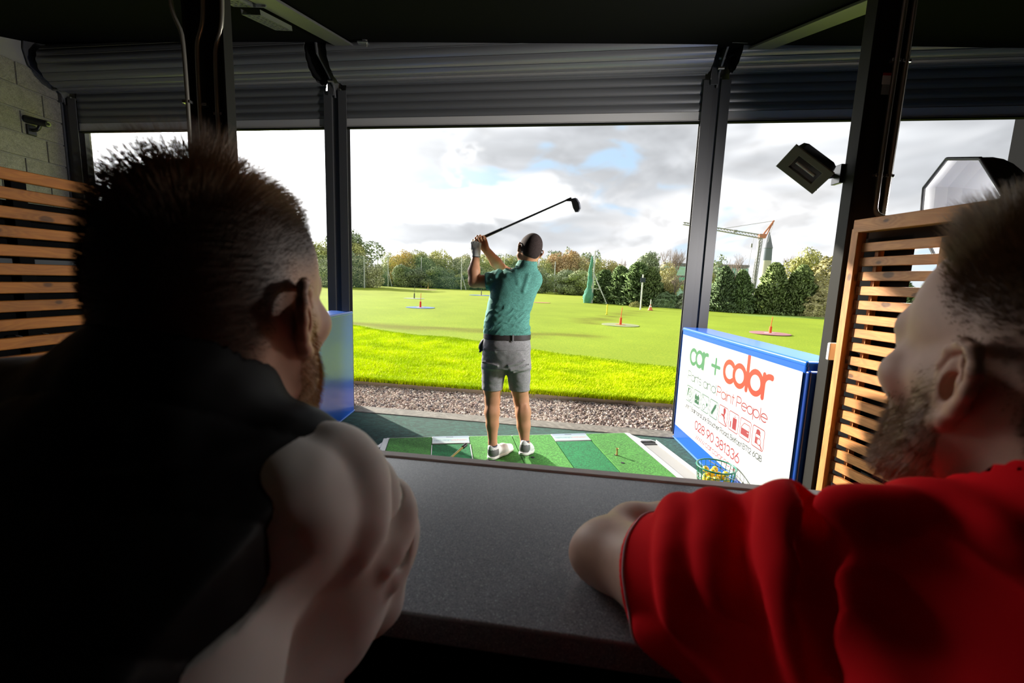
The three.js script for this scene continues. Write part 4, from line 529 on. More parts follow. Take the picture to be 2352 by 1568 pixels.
// ---------- tee mat ----------
{
  const o = thing('tee_mat', 'green artificial turf tee mat in a grey plastic frame', 'mat', [0.027, 0, -3.836], deg(9.33));
  const turf = (base, seed) => { const r = rng(seed); return texture(256, 256, (u, v) => { const n = r(), a = ring(u, v, 22, 3), k = 0.82 + 0.35 * a + (n - 0.5) * 0.55; return [base[0] * k, base[1] * k, base[2] * k]; }); };
  const tA = turf([0.31, 0.60, 0.25], 1), tB = turf([0.08, 0.50, 0.28], 2);
  const mk = (t) => std({ map: scaled(t, 2.2), roughness: 1, bumpMap: scaled(t, 2.2), bumpScale: 0.0015 });
  const a = mk(tA), b = mk(tB), frame = std({ color: rgb(0.50, 0.51, 0.52), roughness: 0.5, bumpMap: grain, bumpScale: 0.0004 }), dark = std({ color: rgb(0.02, 0.02, 0.022), roughness: 0.7 });
  const v0 = 0.085, v1 = 1.62, panel = (u0, u1, m, vs = v0 + 0.012, y = 0.03) => part(o, 'turf_panel', metreUV(bx(u1 - u0 - 0.006, 0.024, v1 - vs - 0.04, (u0 + u1) / 2, y - 0.008, (vs + v1 - 0.04) / 2, 0.004)), m);
  panel(-1.075, -0.713, a); panel(-0.713, -0.398, b, 0.26, 0.026); panel(-0.398, -0.014, a); panel(-0.014, 0.345, a); panel(0.345, 0.672, b, 0.265, 0.026); panel(0.672, 1.052, a);
  part(o, 'frame', [bx(2.2, 0.022, 0.03, 0, 0.012, v0 - 0.006, 0.004), bx(2.2, 0.022, 0.03, 0, 0.012, v1, 0.004), bx(0.05, 0.026, v1 - v0, -1.10, 0.014, (v0 + v1) / 2, 0.004), bx(0.055, 0.026, v1 - v0, 1.08, 0.014, (v0 + v1) / 2, 0.004), bx(2.1, 0.008, v1 - v0, 0, 0.005, (v0 + v1) / 2, 0)], frame);
  // ball trays: right one whole, left one its front curve
  const trayShape = (sgn) => { const P = [[1.08, 0.09], [1.10, 0.09], [1.125, 0.17], [1.15, 0.235], [1.235, 0.262], [1.275, 0.33], [1.275, 1.50], [1.08, 1.60]], H = [[1.112, 0.30], [1.13, 0.278], [1.225, 0.278], [1.25, 0.31], [1.25, 1.46], [1.112, 1.50]]; const f = ([u, v]) => [sgn * u, -v]; return extrude(P.map(f), 0.022, 0.002, [H.map(f)]).rotateX(-Math.PI / 2); };
  for (const s of [1, -1]) {
    part(o, 'ball_tray', [trayShape(s), bx(0.004, 0.03, 1.2, s * 1.262, 0.022, 0.9, 0.001)], frame);
    part(o, 'tray_floor', bx(0.15, 0.006, 1.16, s * 1.18, 0.006, 0.92, 0.001), std({ color: rgb(0.34, 0.335, 0.33), roughness: 0.55 }));
    part(o, 'tray_slot', bx(0.142, 0.012, 0.07, s * 1.182, 0.007, 0.315, 0.002), dark);
  }
  const c = document.createElement('canvas'); c.width = 512; c.height = 200; const x = c.getContext('2d'); x.fillStyle = '#9db0b0'; x.fillRect(0, 0, 512, 200); x.fillStyle = '#8898a8'; x.fillRect(0, 0, 512, 52); x.fillStyle = '#20252c'; x.fillRect(190, 22, 100, 14); const rr = rng(4); for (let i = 0; i < 46; i++) { x.fillStyle = i < 24 ? 'rgba(40,90,100,.55)' : 'rgba(190,80,90,.5)'; x.fillRect(20 + i * 10 + rr() * 3, 92 + rr() * 10, 4 + rr() * 4, 26 + rr() * 16); } x.fillStyle = '#b4c0be'; x.fillRect(0, 168, 512, 32);
  const t = new THREE.CanvasTexture(c); t.colorSpace = THREE.SRGBColorSpace; const lm = phys({ map: t, roughness: 0.3, clearcoat: 0.5 });
  for (const [u0, u1] of [[-0.71, -0.40], [0.35, 0.668]]) part(o, 'printed_strip', new THREE.PlaneGeometry(u1 - u0, 0.165).rotateX(-Math.PI / 2).translate((u0 + u1) / 2, 0.036, 0.175), lm);
  for (const [u0, u1] of [[-0.712, -0.399], [0.346, 0.67]]) part(o, 'strip_backing', bx(u1 - u0, 0.024, 0.17, (u0 + u1) / 2, 0.0225, 0.175, 0.002), frame);
  for (const [u, v] of [[-0.282, 0.62], [0.072, 0.60], [0.751, 0.753], [0.76, 0.60]]) part(o, 'tee_hole', new THREE.CylinderGeometry(0.014, 0.014, 0.003, 14).translate(u, 0.0355, v), dark);
  for (const u of [-0.713, -0.398]) part(o, 'joint_strip', bx(0.007, 0.01, 1.3, u, 0.034, 0.95, 0.001), frame);
  const tee = thing('golf_tee', 'small tan rubber tee standing on the right mat panel', 'tee', [0.880, 0.034, -3.365]); part(tee, 'stem', new THREE.LatheGeometry([[0.011, 0], [0.007, 0.01], [0.006, 0.04], [0.008, 0.05], [0.012, 0.056], [0.011, 0.058], [0.003, 0.05]].map((p) => new THREE.Vector2(...p)), 16), std({ color: rgb(0.55, 0.36, 0.12), roughness: 0.7 }));
  const st = thing('alignment_stick', 'yellow alignment stick with black cap on left of mat', 'stick', [0, 0, 0]); part(st, 'shaft', bar([-0.52, 0.036, -2.92], [-0.342, 0.132, -3.18], 0.0085, 0.0085, 10), std({ color: rgb(0.26, 0.20, 0.02), roughness: 0.4 })); part(st, 'cap', bar([-0.345, 0.130, -3.175], [-0.322, 0.142, -3.205], 0.015, 0.014, 14), M.plasticBlack);
}
// ---------- ball basket with balls ----------
{
  const o = thing('ball_basket', 'green wire basket of yellow balls beside the printed divider', 'basket', [1.402, 0.0, -2.79]);
  const gm = std({ color: rgb(0.008, 0.19, 0.12), roughness: 0.35 }), R = (y) => lerp(0.095, 0.122, y / 0.215), rings = [], bars = [];
  for (const y of [0.004, 0.05, 0.09, 0.13, 0.17]) rings.push(new THREE.TorusGeometry(R(y), 0.0022, 6, 40).rotateX(Math.PI / 2).translate(0, y, 0));
  part(o, 'rim', new THREE.TorusGeometry(R(0.215), 0.0055, 8, 48).rotateX(Math.PI / 2).translate(0, 0.215, 0), gm);
  part(o, 'ring_wires', rings, gm);
  for (let i = 0; i < 22; i++) { const a = i / 22 * 6.2832; bars.push(bar([Math.cos(a) * R(0), 0, Math.sin(a) * R(0)], [Math.cos(a) * R(0.215), 0.215, Math.sin(a) * R(0.215)], 0.0022, 0.0022, 5)); } part(o, 'upright_wires', bars, gm);
  const base = []; for (let i = -3; i <= 3; i++) base.push(bar([i * 0.026, 0.004, -0.085], [i * 0.026, 0.004, 0.085], 0.002, 0.002, 5)); part(o, 'base_wires', base, gm);
  const hd = []; for (let i = 0; i <= 20; i++) { const a = i / 20 * Math.PI; hd.push([Math.cos(a) * 0.122, 0.205 - Math.sin(a) * 0.04, Math.sin(a) * 0.125]); } part(o, 'bail_handle', tube(hd.map(([a, b, c]) => [c * 0.9 + 0.005, b - c * 0.2, a]), 0.0035, 40, 6), M.galv);
  const bm = [rgb(0.85, 0.62, 0.02), rgb(0.80, 0.54, 0.02)].map((c) => phys({ color: c, roughness: 0.35, clearcoat: 0.4 })), r = rng(15), g = new THREE.SphereGeometry(0.0213, 20, 14);
  const spots = []; for (let i = 0; i < 4000 && spots.length < 36; i++) { const a = r() * 6.28, q = Math.sqrt(r()) * 0.078, y = 0.03 + Math.floor(spots.length / 8) * 0.036; const p = [Math.cos(a) * q, y, Math.sin(a) * q]; if (spots.every((s) => Math.hypot(s[0] - p[0], s[1] - p[1], s[2] - p[2]) > 0.043)) spots.push(p); }
  spots.forEach((p, i) => { const b = single('golf_ball', 'yellow range ball lying in the green wire basket', 'ball', g, bm[i % 2], 'yellow balls in the wire basket'); b.position.set(1.402 + p[0], p[1], -2.79 + p[2]); });
}
// ---------- worktop the two men lean on ----------
{
  const r = rng(17), speck = texture(1024, 1024, () => { const n = r(), k = n > 0.985 ? 0.95 : n > 0.94 ? 0.74 : n < 0.2 ? 0.47 : 0.58 + r() * 0.06; return [k * 0.97, k, k * 1.05]; });
  const o = thing('worktop', 'dark grey speckled leaning counter below the golfer', 'counter', [-0.02, 0, -0.72], -deg(7.6));
  part(o, 'top', metreUV(bx(3.1, 0.04, 0.455, 0.0, 0.958, 0.005, 0.004)), phys({ map: scaled(speck, 0.85), roughness: 0.24, ior: 1.7 }));
  part(o, 'edge_strip', bx(3.1, 0.046, 0.030, 0.0, 0.9585, -0.236, 0.004), std({ color: rgb(0.80, 0.70, 0.67), roughness: 0.55 }));
  part(o, 'front_panel', bx(3.06, 0.93, 0.02, 0, 0.467, 0.0, 0.002), M.black);
  for (const x of [-1.3, -0.45, 0.45, 1.3]) part(o, 'bracket', extrude([[0, 0.936], [0.18, 0.936], [0.18, 0.91], [0.03, 0.7], [0, 0.7]], 0.02, 0.001).rotateY(-Math.PI / 2).translate(x, 0, 0.012), M.black);
}

// ---------- bodies: smooth-joined tapered capsules meshed with surface nets ----------
const V = (...a) => new THREE.Vector3(...a);
const smin = (a, b, k) => { if (k <= 0) return Math.min(a, b); const h = Math.max(k - Math.abs(a - b), 0) / k; return Math.min(a, b) - h * h * k * 0.25; };
class Field {
  constructor() { this.p = []; this.f = (x, y, z) => this.eval(x, y, z); }
  add(fn, k = 0.02, op = 0) { this.p.push([fn, k, op]); return this; }
  cone(a, b, r1, r2, k, op) {
    const [ax, ay, az] = a, bx_ = b[0] - ax, by = b[1] - ay, bz = b[2] - az, l2 = bx_ * bx_ + by * by + bz * bz, rr = r1 - r2, a2 = l2 - rr * rr, il = 1 / l2;
    return this.add((x, y, z) => { const px = x - ax, py = y - ay, pz = z - az, yy = px * bx_ + py * by + pz * bz, zz = yy - l2, qx = px * l2 - bx_ * yy, qy = py * l2 - by * yy, qz = pz * l2 - bz * yy, x2 = qx * qx + qy * qy + qz * qz, y2 = yy * yy * l2, z2 = zz * zz * l2, kk = Math.sign(rr) * rr * rr * x2; if (Math.sign(zz) * a2 * z2 > kk) return Math.sqrt(x2 + z2) * il - r2; if (Math.sign(yy) * a2 * y2 < kk) return Math.sqrt(x2 + y2) * il - r1; return (Math.sqrt(x2 * a2 * il) + yy * rr) * il - r1; }, k, op);
  }
  chain(pts, k, op) { for (let i = 0; i + 1 < pts.length; i++) this.cone(pts[i], pts[i + 1], pts[i][3], pts[i + 1][3], k, op); return this; }
  ell(c, r, k, rot, op) { // rot: Euler degrees
    const q = rot ? new THREE.Matrix4().makeRotationFromEuler(new THREE.Euler(deg(rot[0]), deg(rot[1]), deg(rot[2]))).invert().elements : null;
    return this.add((x, y, z) => { x -= c[0]; y -= c[1]; z -= c[2]; if (q) { const X = q[0] * x + q[4] * y + q[8] * z, Y = q[1] * x + q[5] * y + q[9] * z, Z = q[2] * x + q[6] * y + q[10] * z; x = X; y = Y; z = Z; } const a = x / r[0], b = y / r[1], d = z / r[2], k0 = Math.sqrt(a * a + b * b + d * d), e = a / r[0], g = b / r[1], h = d / r[2], k1 = Math.sqrt(e * e + g * g + h * h) + 1e-9; return k0 * (k0 - 1) / k1; }, k, op);
  }
  stack(rows, k, op) { // horizontal oval sections: [y, cx, cz, rx, rz, yaw degrees]
    const n = rows.length, lo = rows[0][0], hi = rows[n - 1][0];
    return this.add((x, y, z) => {
      const yc = clamp(y, lo, hi); let i = 0; while (i < n - 2 && yc > rows[i + 1][0]) i++;
      const A = rows[i], B = rows[i + 1], t = (yc - A[0]) / (B[0] - A[0]), P = rows[Math.max(0, i - 1)], Q = rows[Math.min(n - 1, i + 2)], t2 = t * t, t3 = t2 * t;
      const h = (j) => { const m0 = (B[j] - P[j]) * 0.5, m1 = (Q[j] - A[j]) * 0.5; return (2 * t3 - 3 * t2 + 1) * A[j] + (t3 - 2 * t2 + t) * m0 + (-2 * t3 + 3 * t2) * B[j] + (t3 - t2) * m1; };
      let dx = x - h(1), dz = z - h(2); const rx = h(3), rz = h(4), w = deg(h(5)), c = Math.cos(w), s = Math.sin(w), X = c * dx - s * dz, Z = s * dx + c * dz;
      const a = X / rx, b = Z / rz, p = 2.4, k0 = Math.pow(Math.pow(Math.abs(a), p) + Math.pow(Math.abs(b), p), 1 / p) + 1e-9, e = a / rx, g = b / rz, k1 = Math.sqrt(e * e + g * g) + 1e-6, d = k0 * (k0 - 1) / Math.max(k1, 1 / Math.max(rx, rz) * 0.5), v = Math.abs(y - (lo + hi) / 2) - (hi - lo) / 2;
      return v > 0 ? Math.hypot(Math.max(d, 0), v) + Math.min(d, 0) * 0.0 : Math.max(d, v);
    }, k, op);
  }
  sub(field, m, scale, reach, k, op) { // another field placed by a matrix
    const q = m.clone().invert().elements, c = V().setFromMatrixPosition(m);
    return this.add((x, y, z) => { const far = Math.hypot(x - c.x, y - c.y, z - c.z) - reach; if (far > 0.06) return far; return scale * field.f(q[0] * x + q[4] * y + q[8] * z + q[12], q[1] * x + q[5] * y + q[9] * z + q[13], q[2] * x + q[6] * y + q[10] * z + q[14]); }, k, op);
  }
  eval(x, y, z) { let d = 1e3; const P = this.p; for (let i = 0; i < P.length; i++) { const p = P[i], op = p[2]; if (op === 3) { d = p[0](x, y, z, d); continue; } const v = p[0](x, y, z); d = op === 1 ? -smin(-d, v, p[1]) : op === 2 ? -smin(-d, -v, p[1]) : smin(d, v, p[1]); } return d; }
}
const CUT = 1, KEEP = 2, WARP = 3;
function polygonize(f, lo, hi, h, colour, steps = 2) {
  const n = [0, 1, 2].map((i) => Math.ceil((hi[i] - lo[i]) / h) + 1), [nx, ny, nz] = n, val = new Float32Array(nx * ny * nz), B = 6, half = B * h * 0.5;
  const at = (i, j, k) => i + nx * (j + ny * k);
  for (let k0 = 0; k0 < nz; k0 += B) for (let j0 = 0; j0 < ny; j0 += B) for (let i0 = 0; i0 < nx; i0 += B) {
    const c = f(lo[0] + i0 * h + half, lo[1] + j0 * h + half, lo[2] + k0 * h + half), skip = Math.abs(c) > half * 1.7321 * 1.45 + h * 1.5;
    for (let k = k0; k < Math.min(nz, k0 + B); k++) for (let j = j0; j < Math.min(ny, j0 + B); j++) for (let i = i0; i < Math.min(nx, i0 + B); i++) val[at(i, j, k)] = skip ? c : f(lo[0] + i * h, lo[1] + j * h, lo[2] + k * h);
  }
  const id = new Int32Array(nx * ny * nz).fill(-1), pos = [], idx = [];
  const E = [[0, 1], [2, 3], [4, 5], [6, 7], [0, 2], [1, 3], [4, 6], [5, 7], [0, 4], [1, 5], [2, 6], [3, 7]], g = new Float32Array(8);
  for (let k = 0; k < nz - 1; k++) for (let j = 0; j < ny - 1; j++) for (let i = 0; i < nx - 1; i++) {
    let m = 0; for (let c = 0; c < 8; c++) { g[c] = val[at(i + (c & 1), j + ((c >> 1) & 1), k + (c >> 2))]; if (g[c] < 0) m |= 1 << c; }
    if (m === 0 || m === 255) continue;
    let sx = 0, sy = 0, sz = 0, cnt = 0;
    for (const [a, b] of E) if ((g[a] < 0) !== (g[b] < 0)) { const t = g[a] / (g[a] - g[b]); sx += (a & 1) + t * ((b & 1) - (a & 1)); sy += ((a >> 1) & 1) + t * (((b >> 1) & 1) - ((a >> 1) & 1)); sz += (a >> 2) + t * ((b >> 2) - (a >> 2)); cnt++; }
    id[at(i, j, k)] = pos.length / 3; pos.push(lo[0] + (i + sx / cnt) * h, lo[1] + (j + sy / cnt) * h, lo[2] + (k + sz / cnt) * h);
  }
  const quad = (a, b, c, d, flip) => { if (a < 0 || b < 0 || c < 0 || d < 0) return; flip ? idx.push(a, c, b, a, d, c) : idx.push(a, b, c, a, c, d); };
  for (let k = 1; k < nz - 1; k++) for (let j = 1; j < ny - 1; j++) for (let i = 1; i < nx - 1; i++) {
    const s = val[at(i, j, k)] < 0;
    if (s !== (val[at(i + 1, j, k)] < 0)) quad(id[at(i, j - 1, k - 1)], id[at(i, j, k - 1)], id[at(i, j, k)], id[at(i, j - 1, k)], !s);
    if (s !== (val[at(i, j + 1, k)] < 0)) quad(id[at(i - 1, j, k - 1)], id[at(i - 1, j, k)], id[at(i, j, k)], id[at(i, j, k - 1)], !s);
    if (s !== (val[at(i, j, k + 1)] < 0)) quad(id[at(i - 1, j - 1, k)], id[at(i, j - 1, k)], id[at(i, j, k)], id[at(i - 1, j, k)], !s);
  }
  const P = new Float32Array(pos), N = new Float32Array(pos.length), C = colour ? new Float32Array(pos.length) : null, e = h * 0.4;
  for (let i = 0; i < P.length; i += 3) {
    let x = P[i], y = P[i + 1], z = P[i + 2], gx, gy, gz;
    for (let s = 0; s <= steps; s++) { gx = f(x + e, y, z) - f(x - e, y, z); gy = f(x, y + e, z) - f(x, y - e, z); gz = f(x, y, z + e) - f(x, y, z - e); const l = Math.hypot(gx, gy, gz) || 1; gx /= l; gy /= l; gz /= l; if (s < steps) { const d = clamp(f(x, y, z), -h * 0.5, h * 0.5); x -= gx * d; y -= gy * d; z -= gz * d; } }
    P[i] = x; P[i + 1] = y; P[i + 2] = z; N[i] = gx; N[i + 1] = gy; N[i + 2] = gz;
    if (C) { const c = colour(x, y, z, gx, gy, gz); C[i] = c[0]; C[i + 1] = c[1]; C[i + 2] = c[2]; }
  }
  const geo = new THREE.BufferGeometry(); geo.setAttribute('position', new THREE.BufferAttribute(P, 3)); geo.setAttribute('normal', new THREE.BufferAttribute(N, 3));
  if (C) geo.setAttribute('color', new THREE.BufferAttribute(C, 3));
  const uv = new Float32Array(P.length / 3 * 2); for (let i = 0; i < P.length / 3; i++) { uv[2 * i] = P[3 * i] + P[3 * i + 2] * 0.7; uv[2 * i + 1] = P[3 * i + 1] + P[3 * i + 2] * 0.5; } geo.setAttribute('uv', new THREE.BufferAttribute(uv, 2));
  geo.setIndex(idx); return geo;
}
// a head, face towards -z, origin between the ear openings
function headField({ brow = 0, jaw = 1, nose = 1 } = {}) {
  const F = new Field();
  F.ell([0, 0.036, 0.014], [0.077, 0.092, 0.097], 0.02).ell([0, 0.0, 0.035], [0.066, 0.07, 0.066], 0.03);
  F.ell([0, 0.045, -0.045], [0.064, 0.062, 0.050], 0.03);                      // forehead
  F.ell([0, -0.035, -0.050], [0.057, 0.066, 0.042], 0.03);                     // face
  for (const s of [-1, 1]) {
    F.cone([s * 0.054 * jaw, -0.050, -0.006], [s * 0.017, -0.098, -0.078], 0.021, 0.018, 0.028);
    F.cone([s * 0.060, -0.010, 0.0], [s * 0.056, -0.052, -0.008], 0.018, 0.018, 0.03);
    F.ell([s * 0.049, -0.012, -0.066], [0.020, 0.017, 0.020], 0.022); F.cone([s * 0.060, -0.004, -0.030], [s * 0.064, -0.002, 0.0], 0.011, 0.012, 0.02);
  }
  F.ell([0, -0.100, -0.085], [0.021, 0.018, 0.016], 0.02);                     // chin
  F.cone([-0.038, 0.027 + brow, -0.085], [0.038, 0.027 + brow, -0.085], 0.0125, 0.0125, 0.018);
  for (const s of [-1, 1]) F.ell([s * 0.031, 0.006, -0.099], [0.017, 0.011, 0.012], 0.012, null, CUT);
  for (const s of [-1, 1]) { F.ell([s * 0.031, 0.006, -0.082], [0.0125, 0.0115, 0.012], 0.004); F.cone([s * 0.02, 0.014, -0.092], [s * 0.043, 0.012, -0.087], 0.0035, 0.003, 0.006); }
  F.cone([0, 0.016, -0.090], [0, -0.024, -0.113 * (0.5 + 0.5 * nose)], 0.008, 0.0105, 0.014); for (const s of [-1, 1]) F.ell([s * 0.011, -0.030, -0.103], [0.0085, 0.0075, 0.011], 0.008);
  for (const s of [-1, 1]) F.ell([s * 0.007, -0.037, -0.106], [0.003, 0.003, 0.004], 0.003, null, CUT);
  F.cone([-0.020, -0.061, -0.094], [0.020, -0.061, -0.094], 0.005, 0.005, 0.010); F.cone([-0.016, -0.070, -0.095], [0.016, -0.070, -0.095], 0.0055, 0.0055, 0.008);
  F.cone([-0.024, -0.0655, -0.102], [0.024, -0.0655, -0.102], 0.0016, 0.0016, 0.004, CUT);
  // ears
  for (const s of [-1, 1]) {
    const e = (y, z, out) => [s * (0.0755 + out), y, z];
    F.ell(e(0.002, 0.014, 0.004), [0.0055, 0.027, 0.016], 0.008, [0, s * -24, s * -6]);
    const rim = [[...e(-0.002, -0.001, 0.004), 0.0030], [...e(0.012, -0.006, 0.006), 0.0038], [...e(0.024, -0.001, 0.009), 0.0042], [...e(0.031, 0.011, 0.014), 0.0044], [...e(0.029, 0.023, 0.019), 0.0046], [...e(0.017, 0.031, 0.022), 0.0046], [...e(0.002, 0.029, 0.020), 0.0044], [...e(-0.013, 0.021, 0.014), 0.0046], [...e(-0.024, 0.011, 0.009), 0.0058], [...e(-0.028, 0.004, 0.006), 0.0062], [...e(-0.022, 0.0, 0.003), 0.0048]];
    F.chain(rim, 0.004);
    F.chain([[...e(0.020, 0.014, 0.011), 0.003], [...e(0.006, 0.0205, 0.0145), 0.0038], [...e(-0.010, 0.017, 0.011), 0.0038], [...e(-0.016, 0.008, 0.008), 0.0036]], 0.005);
    F.ell(e(0.000, 0.010, 0.0085), [0.0075, 0.0105, 0.0075], 0.004, null, CUT);
    F.ell(e(0.021, 0.017, 0.0155), [0.004, 0.006, 0.004], 0.003, null, CUT);
    F.ell(e(-0.001, -0.001, 0.004), [0.004, 0.006, 0.004], 0.005);
  }
  return F;
}
// a hand, wrist at the origin, fingers along +y, palm facing -z, thumb on the s side (+x when s = 1)
function handField(s, curl, spread = 1, thumb = 0.5) {
  const F = new Field(), kn = [[0.030, 0.082], [0.010, 0.088], [-0.010, 0.084], [-0.028, 0.075]], L = [0.074, 0.083, 0.077, 0.060];
  F.ell([0, 0.045, 0], [0.036, 0.045, 0.015], 0.02); F.cone([0, -0.012, 0], [0, 0.015, 0], 0.024, 0.026, 0.02);
  kn.forEach(([x, y], i) => { F.cone([s * x * 0.45, 0.012, 0], [s * x, y, 0.002], 0.014, 0.0115, 0.012); let p = [s * x, y, 0.002], a = 0, side = s * x * 1.6 * spread; const seg = [0.46, 0.30, 0.24], r = [0.0098, 0.0088, 0.0080, 0.0068].map((q) => q * (i === 3 ? 0.86 : 1)); for (let j = 0; j < 3; j++) { a += curl[i] * [0.9, 1.1, 0.7][j]; const l = L[i] * seg[j], q = [p[0] + side * l, p[1] + Math.cos(a) * l, p[2] - Math.sin(a) * l]; F.cone(p, q, r[j], r[j + 1], 0.004); p = q; } });
  F.cone([s * 0.016, 0.012, -0.004], [s * 0.040, 0.044, -0.014], 0.015, 0.0115, 0.015); F.cone([s * 0.040, 0.044, -0.014], [s * (0.050 - 0.02 * thumb), 0.070, -0.018 - 0.016 * thumb], 0.0108, 0.0095, 0.005); F.cone([s * (0.050 - 0.02 * thumb), 0.070, -0.018 - 0.016 * thumb], [s * (0.048 - 0.05 * thumb), 0.092, -0.020 - 0.026 * thumb], 0.0094, 0.0075, 0.004);
  return F;
}
const pose = (at, dirY, dirZ, scale = 1) => { const y = V(...dirY).normalize(), z = V(...dirZ), x = y.clone().cross(z).normalize(); z.crossVectors(x, y); return new THREE.Matrix4().makeBasis(x.multiplyScalar(scale), y.multiplyScalar(scale), z.multiplyScalar(scale)).setPosition(...at); };
const turned = (at, yaw, pitch, roll, s = 1, t = s) => new THREE.Matrix4().compose(V(...at), new THREE.Quaternion().setFromEuler(new THREE.Euler(deg(pitch), deg(yaw), deg(roll), 'YXZ')), V(s, t, s));
// strands of hair set on a mesh where mask(local point) allows; they lie along the skin normal plus a combing direction
const strandGeo = (() => { const pos = [], S = 4, ringPt = (t, i) => { const w = 0.5 * (1 - t * t * 0.85), a = i / 3 * 6.2832, b = 0.22 * t * t; return [Math.cos(a) * w, t, Math.sin(a) * w + b * 0]; }; for (let s = 0; s < S; s++) for (let i = 0; i < 3; i++) { const A = ringPt(s / S, i), B = ringPt(s / S, i + 1), C = ringPt((s + 1) / S, i + 1), D = ringPt((s + 1) / S, i); pos.push(...A, ...D, ...C, ...A, ...C, ...B); } const g = new THREE.BufferGeometry(); g.setAttribute('position', new THREE.Float32BufferAttribute(pos, 3)); return g; })();
const strandBent = (bend) => { const g = strandGeo.clone(), p = g.attributes.position; for (let i = 0; i < p.count; i++) { const t = p.getY(i); p.setXYZ(i, p.getX(i), t - bend * bend * t * t * 0.35, p.getZ(i)); } // z shift is applied in metres below
  return g; };
function hair(parent, name, geo, head, count, seed, spec, mat, label) {
  // spec(local) -> null or { len, comb: [x,y,z] local, up, col: [r,g,b], width }
  const inv = head.clone().invert(), r = rng(seed), p = geo.attributes.position, n = geo.attributes.normal, ix = geo.index.array, tri = [], cum = []; let tot = 0;
  const a = V(), b = V(), c = V(), q = V(), nn = V(), d = V();
  for (let t = 0; t < ix.length; t += 3) { a.fromBufferAttribute(p, ix[t]); q.copy(a).applyMatrix4(inv); if (q.length() > 0.2 || !spec(q.x, q.y, q.z, null)) continue; b.fromBufferAttribute(p, ix[t + 1]); c.fromBufferAttribute(p, ix[t + 2]); tot += b.clone().sub(a).cross(c.clone().sub(a)).length(); tri.push(t); cum.push(tot); }
  const M4 = new THREE.Matrix4(), X = V(), Y = V(), Z = V(), mats = [], cols = [];
  for (let i = 0; i < count; i++) {
    let lo = 0, hi = cum.length - 1; const w = r() * tot; while (lo < hi) { const m = (lo + hi) >> 1; cum[m] < w ? lo = m + 1 : hi = m; } const t = tri[lo]; let u = r(), v = r(); if (u + v > 1) { u = 1 - u; v = 1 - v; }
    a.fromBufferAttribute(p, ix[t]).multiplyScalar(1 - u - v); b.fromBufferAttribute(p, ix[t + 1]); c.fromBufferAttribute(p, ix[t + 2]); a.addScaledVector(b, u).addScaledVector(c, v);
    nn.fromBufferAttribute(n, ix[t]); q.copy(a).applyMatrix4(inv); const s = spec(q.x, q.y, q.z, r); if (!s || s === true) continue;
    d.set(...s.comb).transformDirection(head).multiplyScalar(Math.hypot(...s.comb)); Y.copy(nn).multiplyScalar(s.up).add(d).add(V(r() - 0.5, r() - 0.5, r() - 0.5).multiplyScalar(s.mess)).normalize();
    Z.copy(d).addScaledVector(Y, -d.dot(Y)); if (Z.lengthSq() < 1e-8) Z.set(1, 0, 0); Z.normalize(); X.crossVectors(Y, Z);
    const L = s.len * (0.65 + 0.6 * r()); M4.makeBasis(X.multiplyScalar(s.width), Y.multiplyScalar(L), Z.multiplyScalar(s.width)).setPosition(a.addScaledVector(nn, -0.001)); mats.push(M4.clone()); cols.push(s.col);
  }
  const im = new THREE.InstancedMesh(strandGeo, mat, mats.length); im.name = numbered(name); const col = new THREE.Color(); mats.forEach((m, i) => { im.setMatrixAt(i, m); const k = 0.7 + 0.6 * r(); im.setColorAt(i, col.setRGB(cols[i][0] * k, cols[i][1] * k, cols[i][2] * k)); });
  im.userData.kind = 'stuff'; if (label) im.userData.label = label; parent.add(im); return im;
}
strandGeo.computeVertexNormals();
// centres of a fold of radius r that stands h proud of a field's surface near the given points
function onSurface(F, p, d) { let [x, y, z] = p; const e = 0.001; for (let i = 0; i < 24; i++) { const v = F.f(x, y, z) - d, gx = F.f(x + e, y, z) - F.f(x - e, y, z), gy = F.f(x, y + e, z) - F.f(x, y - e, z), gz = F.f(x, y, z + e) - F.f(x, y, z - e), l = Math.hypot(gx, gy, gz) || 1; x -= gx / l * v * 0.8; y -= gy / l * v * 0.8; z -= gz / l * v * 0.8; if (Math.abs(v) < 1e-4) break; } return [x, y, z]; }
function ridge(F, ctrl, r, h, k = 0.016, taper = 0.5) { const pts = new THREE.CatmullRomCurve3(ctrl.map((p) => V(...p))).getPoints(ctrl.length * 3).map((p) => p.toArray()); const P = pts.map((p, i) => { const t = i / (pts.length - 1), q = r * (taper + (1 - taper) * Math.sin(t * Math.PI)); return [...onSurface(F, p, h * (taper + (1 - taper) * Math.sin(t * Math.PI)) - q), q]; }); return [P, k]; }
function creaseOf(F, pts, r, depth, k = 0.010) { return [pts.map((p) => [...onSurface(F, p, r - depth), r]), k]; }
const skinM = phys({ color: rgb(1, 1, 1), vertexColors: true, roughness: 0.52, specularIntensity: 0.6, bumpMap: scaled(grain, 40), bumpScale: 0.00003 });
const hairM = std({ color: rgb(1, 1, 1), roughness: 0.45 });
const knit = (() => { const r = rng(51); return texture(128, 128, (u, v) => { const a = 0.5 + 0.35 * Math.sin((u * 32 + (Math.floor(v * 32) % 2) * 0.5) * 6.283) * Math.sin(v * 32 * 3.1416) + 0.2 * (r() - 0.5); return [a, a, a]; }, false); })();
const person = (label) => { const g = new THREE.Group(); g.name = numbered('person'); scene.add(g); return tag(g, label, 'person'); };
const at3 = (p, r) => [...p, r];

